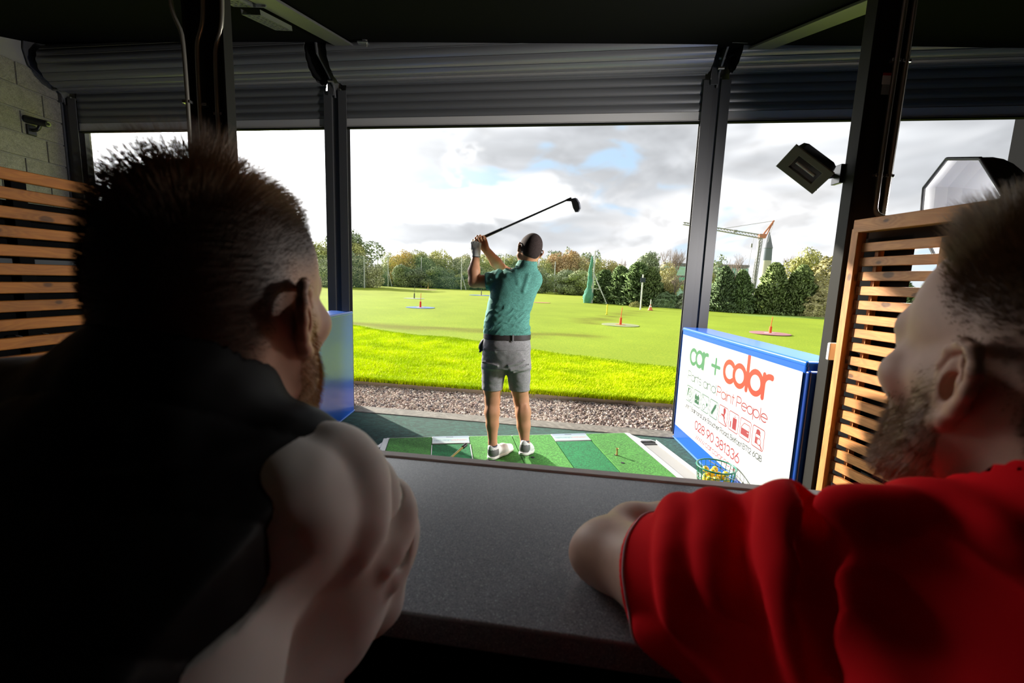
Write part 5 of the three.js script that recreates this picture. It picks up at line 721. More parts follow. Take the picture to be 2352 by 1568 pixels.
// ---------- the man on the left: dark cropped hair, ginger beard, black gilet over a pale grey top ----------
{
  const o = person('dark haired ginger bearded man in black gilet over pale grey sleeves at counter');
  const O = [-0.299, 1.350, -0.456], HM = turned(O, -5, 2, 2, 1.05, 1.20), HI = HM.clone().invert().elements, HF = headField({ nose: 0.3 });
  const toHead = (x, y, z) => [HI[0] * x + HI[4] * y + HI[8] * z + HI[12], HI[1] * x + HI[5] * y + HI[9] * z + HI[13], HI[2] * x + HI[6] * y + HI[10] * z + HI[14]];
  const shR = [-0.192, 1.195, -0.352], shL = [-0.480, 1.235, -0.390], elR = [-0.187, 1.036, -0.527], elL = [-0.545, 1.036, -0.640], wrR = [-0.385, 1.026, -0.640], wrL = [-0.242, 1.045, -0.468];
  const B = new Field();
  B.stack([[0.86, -0.34, 0.01, 0.125, 0.085, 0], [1.0, -0.335, -0.105, 0.13, 0.09, 0], [1.13, -0.325, -0.245, 0.13, 0.095, 0], [1.22, -0.318, -0.335, 0.11, 0.085, 0], [1.27, -0.312, -0.375, 0.08, 0.07, 0]], 0.02);
  B.cone([-0.312, 1.22, -0.355], [O[0], O[1] - 0.01, O[2] + 0.022], 0.066, 0.060, 0.05);
  B.cone([-0.31, 1.24, -0.37], shR, 0.055, 0.045, 0.05).cone([-0.31, 1.24, -0.37], shL, 0.055, 0.045, 0.05);
  B.cone(shR, elR, 0.046, 0.040, 0.03).cone(elR, wrR, 0.038, 0.027, 0.02).cone(shL, elL, 0.046, 0.040, 0.03).cone(elL, wrL, 0.038, 0.027, 0.02);
  B.sub(handField(-1, [0.35, 0.4, 0.45, 0.5]), pose(wrR, [-1, -0.12, -0.25], [0.1, 1, 0.1]), 1, 0.2, 0.012);
  B.sub(handField(1, [0.10, 0.16, 0.22, 0.35], 0.6, 0.9), pose([-0.218, 1.022, -0.448], [0.14, -1, 0.06], [-0.55, 0.0, 0.8]), 0.98, 0.2, 0.014);
  B.sub(HF, HM, 1.03, 0.17, 0.035);
  const skin = (x, y, z) => {
    const [a, b, c] = toHead(x, y, z), n = 0.06 * fbm(x * 60, y * 60, z * 60, 3), red = Math.exp(-Math.pow(Math.hypot(Math.abs(a) - 0.088, b, c - 0.014) / 0.03, 2)) * 0.5 + 0.25 * smooth(-0.03 - b, 0, 0.06) * smooth(c, -0.02, 0.04);
    let s = [0.56 - 0.03 * red, 0.33 - 0.13 * red, 0.235 - 0.12 * red].map((v) => v * (1 + n));
    const scalp = hairMask(a, b, c), beard = beardMask(a, b, c), sc = [0.05, 0.035, 0.025], bc = [0.30, 0.15, 0.05];
    const t = clamp(scalp) * 0.93; s = s.map((v, i) => lerp(v, sc[i], t)); return s.map((v, i) => lerp(v, bc[i], beard * 0.7));
  };
  // hairline: fades in above the ears, higher at the temple, down to the nape
  const hairMask = (x, y, z) => { const side = Math.abs(x) / 0.08, line = z < -0.02 ? lerp(0.03, 0.075, smooth(-z, 0.03, 0.085)) : lerp(0.028, -0.052, smooth(z, 0.0, 0.085)); const m = smooth(y - line, -0.012, 0.034); const fade = z < 0.045 ? lerp(1, smooth(y, 0.004, 0.066), side * 0.9 * smooth(0.055 - z, 0, 0.05)) : 1; return m * fade; };
  const beardMask = (x, y, z) => { if (y > 0.012 || z > 0.012) return 0; const side = smooth(Math.abs(x), 0.028, 0.05), low = smooth(-0.040 - y, -0.012, 0.02), burn = smooth(-z, -0.012, 0.01) * smooth(0.03 + z, -0.01, 0.02) * smooth(-y, -0.02, 0.02); const cheek = smooth(-y - 0.026 - 0.55 * Math.max(0, -z - 0.045), -0.01, 0.016); const neck = smooth(y + 0.128, 0, 0.02); return clamp(Math.max(cheek * Math.max(side, low), burn * side)) * neck * (y < -0.055 && y > -0.076 && Math.abs(x) < 0.024 && z < -0.09 ? 0.1 : 1); };
  const gh = polygonize(B.f, [O[0] - 0.125, O[1] - 0.165, O[2] - 0.15], [O[0] + 0.125, O[1] + 0.175, O[2] + 0.135], 0.0026, skin);
  const gb = polygonize(B.f, [-0.72, 0.84, -0.80], [0.02, O[1] - 0.16, 0.16], 0.009, skin), ghand = polygonize(B.f, [-0.29, 0.80, -0.56], [-0.10, 1.06, -0.36], 0.0032, skin);
  part(o, 'body', [gh, gb, ghand], skinM);
  hair(o, 'hair', gh, HM, 26000, 71, (x, y, z, r) => { const m = hairMask(x, y, z); if (m < 0.02) return null; if (!r) return true; if (r() > 0.15 + m) return null; const top = smooth(y, 0.05, 0.11), back = smooth(z, 0.0, 0.07); const len = lerp(0.0030, lerp(0.010, 0.034, top), Math.pow(m, 1.6) * Math.max(0.22, top, back * 0.75 * smooth(y, -0.02, 0.06))); return { len, comb: [(x > 0 ? 0.06 : -0.06), 0.35 * (1 - top) * (y > 0.02 ? 1 : -0.6), -1.0 * smooth(0.035 - z, 0, 0.05)], up: lerp(1, 0.42, smooth(0.035 - z, 0, 0.05)), mess: 0.32, width: 0.00036, col: [lerp(0.06, 0.34, top * top), lerp(0.035, 0.22, top * top), lerp(0.02, 0.13, top * top)] }; }, hairM);  // strands paler on top: light catching the crown is put into their colour
  hair(o, 'beard', gh, HM, 9000, 72, (x, y, z, r) => { const m = beardMask(x, y, z); if (m < 0.08) return null; if (!r) return true; if (r() > m) return null; return { len: 0.010 * Math.max(0.35, m), comb: [0, -0.9, -0.15], up: 0.75, mess: 0.7, width: 0.00040, col: [0.42, 0.20, 0.06] }; }, hairM, 'short ginger beard');
  // pale grey long-sleeved top
  const S = new Field();
  S.chain([at3(shR, 0.068), [-0.188, 1.13, -0.425, 0.067], at3([-0.187, 1.055, -0.515], 0.062)], 0.03).cone([-0.187, 1.050, -0.520], [-0.30, 1.036, -0.60], 0.060, 0.052, 0.03).cone([-0.30, 1.036, -0.60], wrR, 0.052, 0.038, 0.02);
  S.cone([-0.20, 1.06, -0.40], [-0.27, 1.04, -0.30], 0.075, 0.08, 0.05);
  S.chain([at3(shL, 0.072), at3(elL, 0.062)], 0.03).cone(elL, [-0.33, 1.045, -0.55], 0.060, 0.048, 0.03).cone([-0.33, 1.045, -0.55], [-0.262, 1.055, -0.49], 0.048, 0.036, 0.02);
  S.stack([[0.88, -0.34, 0.015, 0.168, 0.125, 0], [1.0, -0.332, -0.10, 0.174, 0.135, 0], [1.10, -0.324, -0.205, 0.178, 0.14, 0], [1.17, -0.32, -0.285, 0.155, 0.11, 0]], 0.03);
  {
    const R = [ridge(S, [[-0.151, 1.203, -0.427], [-0.148, 1.187, -0.435], [-0.152, 1.165, -0.422], [-0.162, 1.15, -0.405]], 0.013, 0.010), ridge(S, [[-0.140, 1.165, -0.455], [-0.140, 1.147, -0.449], [-0.145, 1.133, -0.437], [-0.158, 1.122, -0.410]], 0.014, 0.012), ridge(S, [[-0.138, 1.133, -0.478], [-0.136, 1.114, -0.475], [-0.143, 1.106, -0.450], [-0.165, 1.105, -0.420]], 0.015, 0.013), ridge(S, [[-0.135, 1.09, -0.50], [-0.135, 1.075, -0.485], [-0.155, 1.07, -0.45]], 0.014, 0.009),
      ridge(S, [[-0.171, 1.241, -0.382], [-0.161, 1.225, -0.39], [-0.159, 1.20, -0.376], [-0.166, 1.165, -0.37]], 0.014, 0.006, 0.03), ridge(S, [[-0.185, 1.06, -0.43], [-0.204, 1.066, -0.398], [-0.225, 1.075, -0.36]], 0.02, 0.012, 0.03), ridge(S, [[-0.20, 1.02, -0.42], [-0.24, 1.03, -0.37], [-0.27, 1.04, -0.31]], 0.02, 0.010, 0.03)];
    const C = [creaseOf(S, [[-0.142, 1.178, -0.445], [-0.150, 1.155, -0.43], [-0.160, 1.145, -0.41]], 0.008, 0.007), creaseOf(S, [[-0.140, 1.140, -0.465], [-0.142, 1.122, -0.455], [-0.155, 1.115, -0.425]], 0.008, 0.007), creaseOf(S, [[-0.138, 1.10, -0.488], [-0.140, 1.09, -0.465], [-0.16, 1.088, -0.435]], 0.008, 0.006)];
    for (const [P, k] of R) S.chain(P, k); for (const [P, k] of C) S.chain(P, k, CUT);
  }
  S.add((x, y, z, d) => d + 0.0022 * fbm(x * 14, y * 14, z * 9, 2), 0, WARP);
  S.cone([-0.262, 1.055, -0.49], [-0.225, 1.05, -0.475], 0.031, 0.031, 0.002, CUT);
  part(o, 'sweatshirt', polygonize(S.f, [-0.74, 0.87, -0.80], [0.02, 1.34, 0.18], 0.0052), std({ color: rgb(0.86, 0.84, 0.81), roughness: 0.95 })).userData.label = 'pale grey long sleeved top';
  // black quilted gilet
  const Gi = new Field();
  Gi.stack([[0.90, -0.34, 0.01, 0.185, 0.145, 0], [1.0, -0.33, -0.10, 0.19, 0.155, 0], [1.12, -0.322, -0.225, 0.198, 0.165, 0], [1.20, -0.316, -0.315, 0.185, 0.14, 0], [1.26, -0.312, -0.37, 0.115, 0.105, 0]], 0.03);
  Gi.cone([-0.312, 1.248, -0.370], [-0.190, 1.198, -0.358], 0.056, 0.050, 0.04).cone([-0.312, 1.265, -0.375], [-0.475, 1.250, -0.40], 0.064, 0.060, 0.05);
  Gi.cone([-0.190, 1.205, -0.392], [-0.235, 1.14, -0.45], 0.045, 0.06, 0.05);
  Gi.cone([-0.312, 1.24, -0.370], [-0.309, 1.292, -0.400], 0.092, 0.082, 0.03);
  Gi.cone([-0.309, 1.26, -0.383], [-0.303, 1.385, -0.445], 0.075, 0.076, 0.008, CUT);
  for (const [s, e, e2] of [[[-0.145, 1.190, -0.395], [-0.135, 1.10, -0.290], [-0.095, 1.03, -0.17]], [[-0.525, 1.235, -0.44], [-0.525, 1.09, -0.34]]]) Gi.chain(e2 ? [at3(s, 0.058), at3(e, 0.078), at3(e2, 0.09)] : [at3(s, 0.060), at3(e, 0.085)], 0.006, CUT);
  Gi.add((x, y, z, d) => (y < 1.31 ? -smin(-d, -(x + 0.18 + 0.2 * (z + 0.25) - 0.9 * Math.max(0, 1.16 - y)) * 0.8, 0.008) : d), 0, WARP);  // armhole drawn outward low down: black gilet stands in for shade on the sleeve
  Gi.add((x, y, z, d) => { const t = (y * 0.72 + z * -0.69) * 26; return d - 0.0045 * Math.sqrt(Math.abs(Math.sin(t * Math.PI * 0.5))) + 0.003 * fbm(x * 13, y * 11, z * 11, 2); }, 0, WARP);
  part(o, 'gilet', polygonize(Gi.f, [-0.74, 0.885, -0.66], [0.02, 1.39, 0.2], 0.0055), phys({ color: rgb(0.006, 0.006, 0.0065), roughness: 0.6, specularIntensity: 0.3 })).userData.label = 'black quilted gilet with stand collar';
  part(o, 'seam', tube([[-0.181, 1.247, -0.262], [-0.19, 1.22, -0.27], [-0.192, 1.187, -0.275], [-0.19, 1.15, -0.27]].map((p) => onSurface(S, p, 0.0004)), 0.0011, 40, 6), std({ color: rgb(0.8, 0.77, 0.72), roughness: 0.9 })).userData.label = 'pale stitched seam on the sleeve';
  legs(o, [-0.34, 0.03], [-0.02, -0.02], rgb(0.012, 0.013, 0.018));
}
function legs(o, hip, dz, colour) {
  const T = new Field(), [hx, hz] = hip; T.stack([[0.80, hx, hz + 0.02, 0.165, 0.125, 0], [0.88, hx, hz + 0.01, 0.17, 0.13, 0], [0.94, hx, hz - 0.03, 0.165, 0.125, 0]], 0.03);
  for (const s of [-1, 1]) T.chain([[hx + s * 0.085, 0.84, hz + 0.02, 0.095], [hx + s * 0.095, 0.48, hz + 0.0, 0.068], [hx + s * 0.10, 0.09, hz + 0.06, 0.052]], 0.04);
  T.add((x, y, z, d) => d + 0.004 * fbm(x * 9, y * 14, z * 9, 2), 0, WARP);
  part(o, 'trousers', polygonize(T.f, [hx - 0.28, 0.02, hz - 0.24], [hx + 0.28, 0.97, hz + 0.24], 0.012), std({ color: colour, roughness: 0.95 }));
  for (const s of [-1, 1]) { const S = new Field(); S.cone([hx + s * 0.10, 0.06, hz + 0.07], [hx + s * 0.115, 0.045, hz - 0.09], 0.048, 0.040, 0.02).cone([hx + s * 0.10, 0.045, hz + 0.06], [hx + s * 0.115, 0.035, hz - 0.13], 0.04, 0.034, 0.02); S.add((x, y) => 0.002 - y, 0.004, KEEP); part(o, 'shoe', polygonize(S.f, [hx + s * 0.10 - 0.08, -0.01, hz - 0.2], [hx + s * 0.10 + 0.09, 0.14, hz + 0.15], 0.008), M.plasticBlack); }
}

// ---------- the man on the right: swept brown hair, stubbly beard, red polo shirt ----------
{
  const o = person('man with swept brown hair and brown beard in red polo shirt, leaning on counter');
  const O = [0.457, 1.324, -0.368], HM = turned(O, 2, 7, -2, 1.06, 1.2), HI = HM.clone().invert().elements, HF = headField({ nose: 0.3, jaw: 1.14 });
  const toHead = (x, y, z) => [HI[0] * x + HI[4] * y + HI[8] * z + HI[12], HI[1] * x + HI[5] * y + HI[9] * z + HI[13], HI[2] * x + HI[6] * y + HI[10] * z + HI[14]];
  const shL = [0.285, 1.145, -0.345], shR = [0.640, 1.165, -0.30], elL = [0.146, 1.022, -0.572], elR = [0.72, 1.03, -0.54], wrL = [0.345, 1.012, -0.715], wrR = [0.47, 1.035, -0.62];
  const B = new Field();
  B.stack([[0.86, 0.46, 0.07, 0.13, 0.09, 0], [1.0, 0.456, -0.06, 0.14, 0.10, 0], [1.1, 0.453, -0.19, 0.14, 0.10, 0], [1.18, 0.450, -0.265, 0.12, 0.085, 0], [1.21, 0.449, -0.285, 0.085, 0.07, 0]], 0.02);
  B.cone([0.450, 1.15, -0.245], [O[0], O[1] - 0.01, O[2] + 0.024], 0.070, 0.063, 0.05);
  B.cone([0.45, 1.18, -0.28], shL, 0.045, 0.038, 0.04).cone([0.45, 1.2, -0.29], shR, 0.055, 0.045, 0.05);
  B.cone(shL, [0.212, 1.055, -0.468], 0.044, 0.063, 0.03).cone([0.212, 1.055, -0.468], elL, 0.063, 0.042, 0.03).cone(elL, [0.20, 1.022, -0.625], 0.043, 0.041, 0.025).cone([0.20, 1.022, -0.625], wrL, 0.041, 0.027, 0.02);
  B.ell([0.118, 1.014, -0.580], [0.016, 0.016, 0.016], 0.03);
  B.cone(shR, elR, 0.048, 0.042, 0.03).cone(elR, wrR, 0.041, 0.027, 0.02);
  B.sub(handField(1, [0.4, 0.45, 0.5, 0.55]), pose(wrL, [1, -0.08, -0.35], [0.1, 1, 0.05]), 1, 0.2, 0.012);
  B.sub(handField(-1, [0.5, 0.5, 0.5, 0.6]), pose(wrR, [-1, -0.05, -0.35], [0.0, 1, 0.1]), 1, 0.2, 0.012);
  B.sub(HF, HM, 1.06, 0.17, 0.035);
  const hairMask = (x, y, z) => { const line = z < -0.01 ? lerp(0.040, 0.098, smooth(-z, 0.01, 0.075)) : lerp(0.036, -0.048, smooth(z, 0.0, 0.085)); return smooth(y - line, -0.012, 0.026) * (z < 0.05 ? lerp(1, smooth(y, 0.028, 0.07), 0.75) : 1); };
  const beardMask = (x, y, z) => { if (y > 0.014 || z > 0.010) return 0; const side = smooth(Math.abs(x), 0.026, 0.05), low = smooth(-0.036 - y, -0.012, 0.02), burn = smooth(-z, -0.012, 0.006) * smooth(0.034 + z, -0.01, 0.02) * smooth(-y, -0.02, 0.02); const cheek = smooth(-y - 0.022 - 0.5 * Math.max(0, -z - 0.05), -0.014, 0.016); const neck = smooth(y + 0.125, 0, 0.02); return clamp(Math.max(cheek * Math.max(side, low), burn * side)) * neck; };
  const skin = (x, y, z) => {
    const [a, b, c] = toHead(x, y, z), n = 0.07 * fbm(x * 55, y * 55, z * 55, 3), inHead = Math.hypot(a, b, c) < 0.17, red = Math.exp(-Math.pow(Math.hypot(Math.abs(a) - 0.09, b, c - 0.014) / 0.03, 2)) * 0.45;
    let s = [0.60 - 0.04 * red, 0.375 - 0.14 * red, 0.285 - 0.14 * red].map((v) => v * (1 + n)); if (!inHead) return s;
    const t = clamp(hairMask(a, b, c)) * 0.9, bd = beardMask(a, b, c); s = s.map((v, i) => lerp(v, [0.075, 0.05, 0.032][i], t)); return s.map((v, i) => lerp(v, [0.20, 0.125, 0.07][i], bd * 0.65));
  };
  const gh = polygonize(B.f, [O[0] - 0.13, O[1] - 0.17, O[2] - 0.15], [O[0] + 0.13, O[1] + 0.18, O[2] + 0.14], 0.0026, skin);
  const gb = polygonize(B.f, [0.25, 0.84, -0.90], [0.86, O[1] - 0.165, 0.22], 0.009, skin), ga = polygonize(B.f, [0.04, 0.94, -0.80], [0.265, 1.26, -0.28], 0.004, skin);
  part(o, 'body', [gh, gb, ga], skinM);
  hair(o, 'hair', gh, HM, 42000, 81, (x, y, z, r) => { const m = hairMask(x, y, z); if (m < 0.02) return null; if (!r) return true; if (r() > 0.12 + m) return null; const top = smooth(y, 0.065, 0.105), front = smooth(-z, 0.0, 0.06) * top; const len = 0.0030 + 0.005 * m + 0.024 * top * m + 0.012 * front; return { len, comb: [0.35 * top, 0.3 * front + 0.25 * (1 - top) * (y > 0.03 ? 1 : -0.8), 0.25 * top - 1.1 * front], up: 0.75, mess: 0.28, width: 0.00055, col: [0.26, 0.165, 0.09] }; }, hairM);
  hair(o, 'beard', gh, HM, 11000, 82, (x, y, z, r) => { const m = beardMask(x, y, z); if (m < 0.06) return null; if (!r) return true; if (r() > m) return null; return { len: 0.012 * Math.max(0.35, m), comb: [0, -0.8, -0.1], up: 0.7, mess: 0.8, width: 0.00042, col: [0.24, 0.145, 0.07] }; }, hairM, 'short brown beard');
  // red polo
  const S = new Field();
  S.stack([[0.88, 0.46, 0.07, 0.185, 0.14, 0], [1.0, 0.456, -0.05, 0.195, 0.155, 0], [1.1, 0.452, -0.18, 0.205, 0.165, 0], [1.17, 0.450, -0.25, 0.185, 0.135, 0], [1.22, 0.448, -0.285, 0.125, 0.105, 0]], 0.03);
  S.cone([0.45, 1.188, -0.28], [0.295, 1.150, -0.345], 0.060, 0.064, 0.05).cone([0.45, 1.215, -0.28], [0.635, 1.175, -0.30], 0.062, 0.064, 0.05);
  S.chain([[0.290, 1.142, -0.350, 0.070], [0.245, 1.092, -0.425, 0.076], [0.200, 1.046, -0.482, 0.080]], 0.03); S.cone([0.64, 1.165, -0.30], [0.70, 1.08, -0.44], 0.075, 0.075, 0.03);
  S.cone([0.25, 1.06, -0.37], [0.31, 1.01, -0.25], 0.055, 0.08, 0.05);
  // folds on the shoulder and down the sleeve seam
  {
    const R = [ridge(S, [[0.268, 1.222, -0.425], [0.264, 1.217, -0.409], [0.256, 1.208, -0.377], [0.231, 1.192, -0.334], [0.203, 1.176, -0.302], [0.181, 1.150, -0.28], [0.18, 1.11, -0.26]], 0.016, 0.013, 0.016, 0.7), ridge(S, [[0.245, 1.205, -0.43], [0.258, 1.202, -0.396], [0.259, 1.198, -0.37], [0.24, 1.17, -0.34]], 0.014, 0.004, 0.022), ridge(S, [[0.215, 1.175, -0.455], [0.222, 1.165, -0.435], [0.218, 1.148, -0.40], [0.21, 1.12, -0.37]], 0.015, 0.004, 0.022), ridge(S, [[0.192, 1.138, -0.488], [0.207, 1.134, -0.467], [0.204, 1.110, -0.42], [0.195, 1.08, -0.40]], 0.014, 0.004, 0.022),
      ridge(S, [[0.265, 1.222, -0.339], [0.294, 1.227, -0.339], [0.330, 1.232, -0.325]], 0.016, 0.008, 0.022), ridge(S, [[0.342, 1.231, -0.36], [0.353, 1.239, -0.321], [0.35, 1.235, -0.27]], 0.014, 0.009, 0.02), ridge(S, [[0.163, 1.04, -0.43], [0.172, 1.03, -0.40], [0.19, 1.0, -0.36]], 0.014, 0.007, 0.02), ridge(S, [[0.24, 1.2, -0.29], [0.23, 1.15, -0.24], [0.25, 1.06, -0.19]], 0.016, 0.006, 0.03)];
    const C = [creaseOf(S, [[0.275, 1.212, -0.37], [0.25, 1.196, -0.32], [0.222, 1.18, -0.285], [0.20, 1.15, -0.26]], 0.010, 0.008, 0.016)];
    for (const [P, k] of R) S.chain(P, k); for (const [P, k] of C) S.chain(P, k, CUT);
  }
  S.add((x, y, z, d) => d + 0.0022 * fbm(x * 13, y * 13, z * 9, 2), 0, WARP);
  const end = V(0.200, 1.046, -0.482), ax = V(-0.055, -0.050, -0.068).normalize(), hemP = end.clone().addScaledVector(ax, 0.008), nearArm = (x, y, z) => Math.hypot(x - hemP.x, y - hemP.y, z - hemP.z) < 0.15;
  S.add((x, y, z, d) => (nearArm(x, y, z) ? -smin(-d, -((x - hemP.x) * ax.x + (y - hemP.y) * ax.y + (z - hemP.z) * ax.z), 0.007) : d), 0, WARP);
  S.cone([0.212, 1.058, -0.466], [0.14, 0.985, -0.556], 0.068, 0.073, 0.002, CUT);
  // collar
  S.cone([0.449, 1.185, -0.262], [0.447, 1.238, -0.308], 0.096, 0.087, 0.014); S.cone([0.449, 1.19, -0.262], [0.445, 1.325, -0.385], 0.079, 0.076, 0.004, CUT);
  const red = phys({ specularIntensity: 0.2, color: rgb(0.97, 0.008, 0.016), roughness: 0.9 });
  const sh = part(o, 'polo_shirt', polygonize(S.f, [0.03, 0.87, -0.62], [0.86, 1.32, 0.24], 0.0040), red); sh.userData.label = 'red short sleeved polo shirt with folds';
  { // pale tipping on the sleeve hem: follows the cut edge of the sleeve
    const u = V(0, 1, 0).cross(ax).normalize(), w = ax.clone().cross(u), pts = []; for (let i = 0; i < 48; i++) { const a = i / 48 * 6.2832, d = u.clone().multiplyScalar(Math.cos(a)).addScaledVector(w, Math.sin(a)), c = hemP.clone().addScaledVector(ax, -0.010); let t = 0.11; for (let k = 0; k < 200; k++) { const q = c.clone().addScaledVector(d, t), f = S.f(q.x, q.y, q.z); if (f < 0.0004) break; t -= 0.0005; if (t < 0.05) break; } pts.push(c.addScaledVector(d, t).toArray()); }
    part(o, 'hem_stripe', tube(pts, 0.0018, 120, 6, true), std({ color: rgb(0.62, 0.40, 0.44), roughness: 0.9 })).userData.label = 'pale stripe along the sleeve hem';
  }
  legs(o, [0.46, 0.08], [0, 0], rgb(0.02, 0.02, 0.025));
}
// ---------- the golfer, seen from behind at the end of a swing ----------
{
  const o = person('golfer in teal polo and grey shorts finishing a swing on the mat');
  const O = [0.104, 1.622, -3.245], HM = turned(O, 12, 4, -16, 0.98), HI = HM.clone().invert().elements, HF = headField();
  const wl = [-0.292, 1.575, -3.315], wr = [-0.226, 1.632, -3.350], el = [-0.297, 1.383, -3.275], er = [-0.075, 1.462, -3.46];
  const butt = [-0.318, 1.690, -3.417], clubHead = [0.370, 1.956, -2.95];
  const B = new Field(), G0 = 0.036;
  B.stack([[0.80, -0.038, -3.23, 0.15, 0.105, 0], [1.0, -0.038, -3.225, 0.148, 0.10, 0], [1.2, -0.02, -3.232, 0.145, 0.10, 0], [1.38, 0.02, -3.245, 0.14, 0.09, 0], [1.46, 0.06, -3.25, 0.09, 0.07, 0]], 0.03);
  B.cone([0.075, 1.45, -3.252], [0.100, 1.60, -3.238], 0.060, 0.056, 0.05);
  B.cone([-0.06, 1.40, -3.245], el, 0.058, 0.044, 0.03).cone(el, [-0.302, 1.46, -3.285], 0.044, 0.043, 0.015).cone([-0.302, 1.46, -3.285], wl, 0.043, 0.028, 0.02);
  B.cone([0.13, 1.42, -3.27], er, 0.052, 0.044, 0.03).cone(er, [-0.145, 1.535, -3.40], 0.042, 0.041, 0.02).cone([-0.145, 1.535, -3.40], wr, 0.041, 0.027, 0.02);
  B.sub(HF, HM, 0.98, 0.16, 0.03);
  // legs: left foot flat, right heel lifted
  B.chain([[-0.125, 0.80, -3.23, 0.085], [-0.138, 0.58, -3.235, 0.064], [-0.133, 0.50, -3.24, 0.057], [-0.133, 0.40, -3.225, 0.056], [-0.128, 0.30, -3.225, 0.047], [-0.121, 0.16, -3.215, 0.031], [-0.118, 0.085, -3.21, 0.034]], 0.02);
  B.chain([[0.05, 0.80, -3.23, 0.085], [0.072, 0.58, -3.25, 0.064], [0.086, 0.50, -3.262, 0.057], [0.105, 0.40, -3.24, 0.058], [0.113, 0.30, -3.225, 0.050], [0.128, 0.17, -3.20, 0.032], [0.132, 0.11, -3.195, 0.034]], 0.02);
  B.ell([0.088, 0.40, -3.205], [0.024, 0.07, 0.022], 0.02).ell([0.123, 0.395, -3.203], [0.024, 0.075, 0.022], 0.02).ell([-0.145, 0.39, -3.19], [0.022, 0.07, 0.02], 0.02);
  const skin = (x, y, z) => { const a = HI[0] * x + HI[4] * y + HI[8] * z + HI[12], b = HI[1] * x + HI[5] * y + HI[9] * z + HI[13], c = HI[2] * x + HI[6] * y + HI[10] * z + HI[14], n = 1 + 0.06 * fbm(x * 40, y * 40, z * 40, 2); let s = [0.58 * n, 0.29 * n, 0.165 * n]; if (Math.hypot(a, b, c) > 0.16) return s; const line = c < 0 ? lerp(0.01, 0.08, smooth(-c, 0.02, 0.08)) : lerp(0.0, -0.045, smooth(c, 0, 0.08)), t = smooth(b - line, -0.02, 0.03) * smooth(Math.abs(a), 0.10, 0.08); return s.map((v, i) => lerp(v, [0.055, 0.045, 0.045][i], t)); };
  const gh = polygonize(B.f, [-0.03, 1.44, -3.40], [0.24, 1.79, -3.09], 0.004, skin), arms = polygonize(B.f, [-0.40, 1.30, -3.52], [-0.032, 1.64, -3.16], 0.005, skin), gb = polygonize(B.f, [-0.26, 0.06, -3.40], [0.26, 1.445, -3.08], 0.008, skin);
  // bare right hand over the grip
  const R = new Field().sub(handField(1, [1.25, 1.3, 1.3, 1.3], 0.4, 1), pose(wr, [-0.42, 0.90, -0.05], [0.25, 0.1, -1]), 1, 0.2, 0); R.cone([-0.20, 1.60, -3.365], wr, 0.031, 0.027, 0.012);
  const rh = polygonize(R.f, [-0.40, 1.56, -3.50], [-0.14, 1.80, -3.24], 0.0032, skin);
  part(o, 'body', [gh, arms, gb, rh], skinM);
  { // close buzzed hair: a thin cap over the scalp
    const C = new Field(); C.add((x, y, z) => HF.f(x, y, z) - 0.0028, 0); C.add((x, y, z, d) => { const line = z < 0 ? lerp(0.012, 0.082, smooth(-z, 0.02, 0.08)) : lerp(0.012, -0.052, smooth(z, 0, 0.08)); return -smin(-d, -(line - y) * 0.8, 0.006); }, 0, WARP); for (const s of [-1, 1]) C.ell([s * 0.094, 0.0, 0.012], [0.022, 0.04, 0.034], 0.004, null, CUT);
    const g = polygonize(C.f, [-0.10, -0.075, -0.11], [0.10, 0.14, 0.13], 0.004, (x, y, z) => { const k = 0.8 + 0.5 * fbm(x * 90, y * 90, z * 90, 3); return [0.060 * k, 0.043 * k, 0.040 * k]; }); g.applyMatrix4(HM);
    part(o, 'hair', g, phys({ color: rgb(1, 1, 1), vertexColors: true, roughness: 0.9, specularIntensity: 0.3 })).userData.label = 'short dark buzzed hair';
  }
  // white glove
  const Lg = new Field().sub(handField(-1, [0.95, 1.0, 1.05, 1.05], 0.8, 0.9), pose([-0.296, 1.588, -3.318], [0.02, 1, -0.10], [-0.12, 0.12, 1]), 1.16, 0.2, 0); Lg.cone([-0.292, 1.572, -3.314], [-0.291, 1.60, -3.320], 0.033, 0.031, 0.012);
  part(o, 'glove', polygonize(Lg.f, [-0.42, 1.53, -3.52], [-0.17, 1.80, -3.22], 0.0032), std({ color: rgb(0.8, 0.84, 0.81), roughness: 0.7 })).userData.label = 'white golf glove on left hand';
  part(o, 'glove_cuff', new THREE.TorusGeometry(0.0325, 0.003, 6, 28).rotateX(Math.PI / 2).translate(-0.292, 1.566, -3.314), M.plasticBlack);
  // teal polo
  const S = new Field();
  S.stack([[1.000, -0.038, -3.225, 0.176, 0.128, 10], [1.03, -0.040, -3.225, 0.175, 0.127, 10], [1.09, -0.042, -3.225, 0.168, 0.120, 12], [1.157, -0.037, -3.230, 0.163, 0.118, 14], [1.255, -0.016, -3.235, 0.168, 0.118, 14], [1.335, 0.006, -3.240, 0.173, 0.118, 14], [1.40, 0.030, -3.245, 0.166, 0.105, 12], [1.45, 0.055, -3.250, 0.130, 0.090, 10], [1.49, 0.075, -3.250, 0.088, 0.072, 10]], 0.02);
  S.cone([-0.06, 1.405, -3.245], [-0.235, 1.386, -3.266], 0.072, 0.060, 0.04).cone([0.13, 1.415, -3.265], [-0.025, 1.440, -3.435], 0.074, 0.060, 0.04);
  S.cone([0.082, 1.487, -3.251], [0.092, 1.515, -3.246], 0.080, 0.075, 0.015);
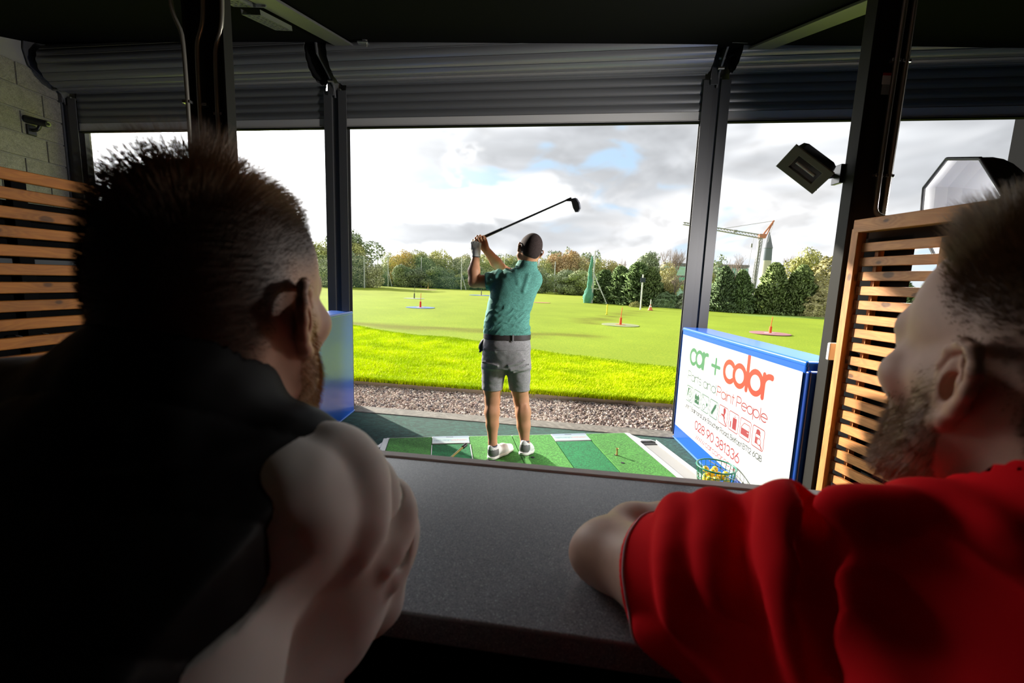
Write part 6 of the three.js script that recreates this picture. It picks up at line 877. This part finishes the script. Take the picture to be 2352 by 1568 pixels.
  for (const [a, b, r] of [[[-0.15, 1.452, -3.25], [-0.17, 1.40, -3.20], 0.012], [[-0.115, 1.470, -3.25], [-0.135, 1.42, -3.19], 0.013], [[-0.19, 1.440, -3.26], [-0.20, 1.37, -3.20], 0.010], [[-0.06, 1.478, -3.25], [-0.05, 1.42, -3.17], 0.012], [[0.0, 1.47, -3.20], [0.03, 1.38, -3.14], 0.010], [[0.10, 1.44, -3.17], [0.07, 1.33, -3.135], 0.009]]) S.cone(a, b, r, r * 0.7, 0.025);
  S.add((x, y, z, d) => { const w = -0.46 * x + 0.89 * y, m = smooth(1.30 - y, 0, 0.12) * smooth(y - 0.99, 0, 0.05), n = fbm(x * 7, y * 7, z * 7, 2); return d - 0.0055 * m * Math.pow(0.5 + 0.5 * Math.sin(w * 120 + n * 7), 2) * (0.5 + 0.5 * smooth(n, -0.3, 0.4)) + 0.003 * n; }, 0, WARP);
  S.add((x, y, z, d) => (x < -0.14 && y > 1.28 ? -smin(-d, (x + 0.214) * 0.97 + (y - 1.39) * 0.1, 0.006) : d), 0, WARP); S.add((x, y) => 1.004 - 0.02 * smooth(x, 0.1, -0.2) - y, 0.004, KEEP);
  S.cone([-0.18, 1.388, -3.262], [-0.26, 1.384, -3.27], 0.056, 0.057, 0.003, CUT).cone([0.082, 1.495, -3.251], [0.096, 1.56, -3.243], 0.062, 0.062, 0.004, CUT);
  const heather = (() => { const r = rng(19); return texture(256, 256, (u, v) => { const n = r(), k = 0.86 + 0.2 * ring(u, v, 40, 3) + (n > 0.93 ? -0.35 : 0); return [k, k, k]; }); })();
  part(o, 'polo_shirt', polygonize(S.f, [-0.28, 0.97, -3.52], [0.26, 1.56, -3.06], 0.0055), std({ color: rgb(0.14, 0.45, 0.38), map: scaled(heather, 3), roughness: 0.85 })).userData.label = 'teal heather polo shirt twisted by the swing';
  // grey shorts
  const H = new Field();
  H.stack([[0.755, -0.037, -3.232, 0.178, 0.128, 0], [0.84, -0.038, -3.230, 0.182, 0.138, 0], [0.92, -0.040, -3.226, 0.180, 0.138, 6], [0.975, -0.038, -3.225, 0.173, 0.128, 10], [1.000, -0.038, -3.225, 0.171, 0.126, 10]], 0.02);
  H.cone([-0.128, 0.76, -3.232], [-0.140, 0.54, -3.236], 0.094, 0.076, 0.03).cone([0.055, 0.76, -3.232], [0.074, 0.54, -3.250], 0.094, 0.076, 0.03);
  for (const [a, b, r] of [[[-0.21, 0.80, -3.14], [-0.10, 0.785, -3.098], 0.005], [[-0.20, 0.90, -3.14], [-0.12, 0.888, -3.10], 0.006], [[-0.02, 0.79, -3.095], [0.10, 0.83, -3.112], 0.005], [[0.0, 0.755, -3.105], [0.13, 0.80, -3.13], 0.005], [[0.02, 0.74, -3.12], [0.14, 0.765, -3.15], 0.007]]) H.cone(a, b, r, r * 0.6, 0.02);
  H.cone([-0.028, 0.93, -3.06], [-0.034, 0.76, -3.05], 0.006, 0.022, 0.03, CUT);
  H.add((x, y, z, d) => d + 0.004 * fbm(x * 8, y * 13, z * 8, 2), 0, WARP); H.add((x, y) => 0.578 - y, 0.003, KEEP); H.add((x, y) => y - 0.985, 0.003, KEEP);
  H.cone([-0.1385, 0.62, -3.236], [-0.139, 0.5, -3.237], 0.069, 0.070, 0.003, CUT).cone([0.071, 0.62, -3.246], [0.076, 0.5, -3.252], 0.069, 0.070, 0.003, CUT);
  const greyM = std({ color: rgb(0.42, 0.415, 0.43), roughness: 0.75, map: scaled(heather, 5) }); const pkt = std({ color: rgb(0.25, 0.25, 0.26), roughness: 0.8 });
  const sh = part(o, 'shorts', polygonize(H.f, [-0.28, 0.56, -3.45], [0.22, 1.01, -3.04], 0.006), greyM); sh.userData.label = 'grey knee length golf shorts';
  const Be = new Field(); Be.stack([[0.972, -0.038, -3.225, 0.1775, 0.132, 10], [1.012, -0.038, -3.225, 0.1765, 0.131, 10]], 0); part(o, 'belt', polygonize(Be.f, [-0.26, 0.955, -3.40], [0.2, 1.03, -3.05], 0.006), std({ color: rgb(0.035, 0.028, 0.028), roughness: 0.5 }));
  for (const x0 of [-0.125, 0.045]) part(o, 'back_pocket', tube([0, 0.25, 0.5, 0.75, 1].map((t) => onSurface(H, [x0 + t * 0.10 - 0.012, 0.905, -3.10], 0.0005)), 0.0016, 24, 5), pkt);
  part(o, 'belt_loop', bx(0.012, 0.05, 0.006, 0.006, 0.992, -3.092, 0.002), greyM);
  const Pk = new Field(); Pk.ell([-0.222, 0.925, -3.215], [0.020, 0.045, 0.03], 0.01, [0, 0, -25]).cone([-0.215, 0.90, -3.21], [-0.235, 0.87, -3.20], 0.016, 0.008, 0.015); part(o, 'pocket_cloth', polygonize(Pk.f, [-0.28, 0.83, -3.27], [-0.17, 0.99, -3.15], 0.004), std({ color: rgb(0.06, 0.065, 0.075), roughness: 0.7 }));
  // socks and shoes
  const sock = std({ color: rgb(0.78, 0.74, 0.80), roughness: 0.9 });
  part(o, 'sock', bar([-0.118, 0.07, -3.212], [-0.1205, 0.135, -3.2135], 0.041, 0.036, 20), sock); part(o, 'sock', bar([0.132, 0.09, -3.195], [0.129, 0.150, -3.198], 0.041, 0.037, 20), sock);
  const shoe = (heel, toe, up, tag_) => { const a = V(...heel), b = V(...toe), y = V(...up).normalize(), z = a.clone().sub(b).normalize(), x = y.clone().cross(z).normalize(); y.crossVectors(z, x); const m = new THREE.Matrix4().makeBasis(x, y, z).setPosition(...heel);
    const F = new Field(); F.cone([0, 0.040, -0.005], [0, 0.038, -0.13], 0.036, 0.040, 0.02).cone([0, 0.038, -0.13], [0.004, 0.026, -0.215], 0.040, 0.029, 0.02).cone([0, 0.065, 0.0], [0, 0.060, -0.06], 0.034, 0.036, 0.02).cone([0, 0.092, 0.008], [0, 0.085, -0.035], 0.026, 0.030, 0.015); F.add((px, py) => 0.016 - py, 0.003, KEEP); F.cone([0, 0.10, -0.008], [0, 0.16, -0.008], 0.030, 0.036, 0.004, CUT);
    const Q = new Field(); Q.cone([0, 0.014, -0.002], [0, 0.014, -0.13], 0.039, 0.044, 0.02).cone([0, 0.014, -0.13], [0.004, 0.014, -0.215], 0.044, 0.033, 0.02); Q.add((px, py) => Math.abs(py - 0.010) - 0.0105, 0.004, KEEP);
    const W = new Field(); W.cone([0, 0.0, -0.002], [0, 0.0, -0.13], 0.035, 0.040, 0.02).cone([0, 0, -0.13], [0.004, 0, -0.215], 0.040, 0.029, 0.02); W.add((px, py) => Math.abs(py + 0.002) - 0.0035, 0.002, KEEP);
    const mk = (f, h, c) => { const g = polygonize(f.f, [-0.06, -0.02, -0.26], [0.06, 0.14, 0.06], h, c); g.applyMatrix4(m); return g; };
    const up_ = part(o, 'shoe', mk(F, 0.004, (px, py, pz) => (pz > -0.035 && py < 0.078 ? [0.16, 0.16, 0.165] : [0.74, 0.74, 0.76])), std({ color: rgb(1, 1, 1), vertexColors: true, roughness: 0.6 })); up_.userData.label = tag_;
    part(up_, 'midsole', mk(Q, 0.004), std({ color: rgb(0.82, 0.80, 0.76), roughness: 0.6 })); part(up_, 'outsole', mk(W, 0.0035), std({ color: rgb(0.03, 0.015, 0.018), roughness: 0.7 }));
    part(up_, 'collar_lining', new THREE.TorusGeometry(0.030, 0.005, 6, 20).rotateX(Math.PI / 2).translate(0, 0.102, -0.008).applyMatrix4(m), std({ color: rgb(0.06, 0.07, 0.11), roughness: 0.8 }));
    const lace = []; for (let i = 0; i < 4; i++) lace.push(bar([-0.018, 0.083 - i * 0.007, -0.07 - i * 0.016], [0.018, 0.083 - i * 0.007, -0.074 - i * 0.016], 0.0025, 0.0025, 6)); part(up_, 'laces', lace.map((g) => g.applyMatrix4(m)), sock); };
  shoe([-0.122, G0 + 0.006, -3.195], [0.03, G0 + 0.008, -3.395], [0, 1, 0], 'left white shoe flat on the mat');
  shoe([0.118, G0 + 0.062, -3.150], [0.175, G0 + 0.012, -3.345], [-0.10, 1, 0.30], 'right white shoe with heel lifted');
  // the iron
  const A = V(...butt), C = V(...clubHead), d = C.clone().sub(A).normalize(), L = A.distanceTo(C), p = (t) => A.clone().addScaledVector(d, t).toArray();
  const cl = thing('golf_club', 'steel shafted iron held over the golfer shoulder against the sky', 'golf club');
  part(cl, 'grip', bar(p(0), p(0.27), 0.0145, 0.0105, 16), M.plasticBlack); part(cl, 'shaft', bar(p(0.26), p(L - 0.02), 0.0085, 0.0055, 14), std({ color: rgb(0.07, 0.068, 0.09), roughness: 0.4, metalness: 0.3 }));
  part(cl, 'ferrule', bar(p(L - 0.05), p(L - 0.02), 0.0068, 0.0064, 14), M.plasticBlack);
  const zc = V(0, -0.1, 1), tx = d.clone(), ty = zc.clone().cross(tx).normalize().negate(), tz = tx.clone().cross(ty).normalize(), hm = new THREE.Matrix4().makeBasis(tx, ty, tz).setPosition(C);
  const face = extrude([[-0.055, 0.006], [-0.02, 0.008], [0.004, 0.012], [0.014, 0.022], [0.020, 0.05], [0.014, 0.082], [-0.004, 0.096], [-0.022, 0.090], [-0.026, 0.06], [-0.022, 0.02], [-0.032, -0.006], [-0.055, -0.006]], 0.010, 0.004).translate(0, 0, -0.005).applyMatrix4(hm);
  part(cl, 'club_head', face, std({ color: rgb(0.15, 0.155, 0.19), roughness: 0.4, metalness: 0.25 }));
}

scene.traverse((o) => { if (o.isMesh) { o.castShadow = true; o.receiveShadow = true; } });
renderer.render(scene, camera);
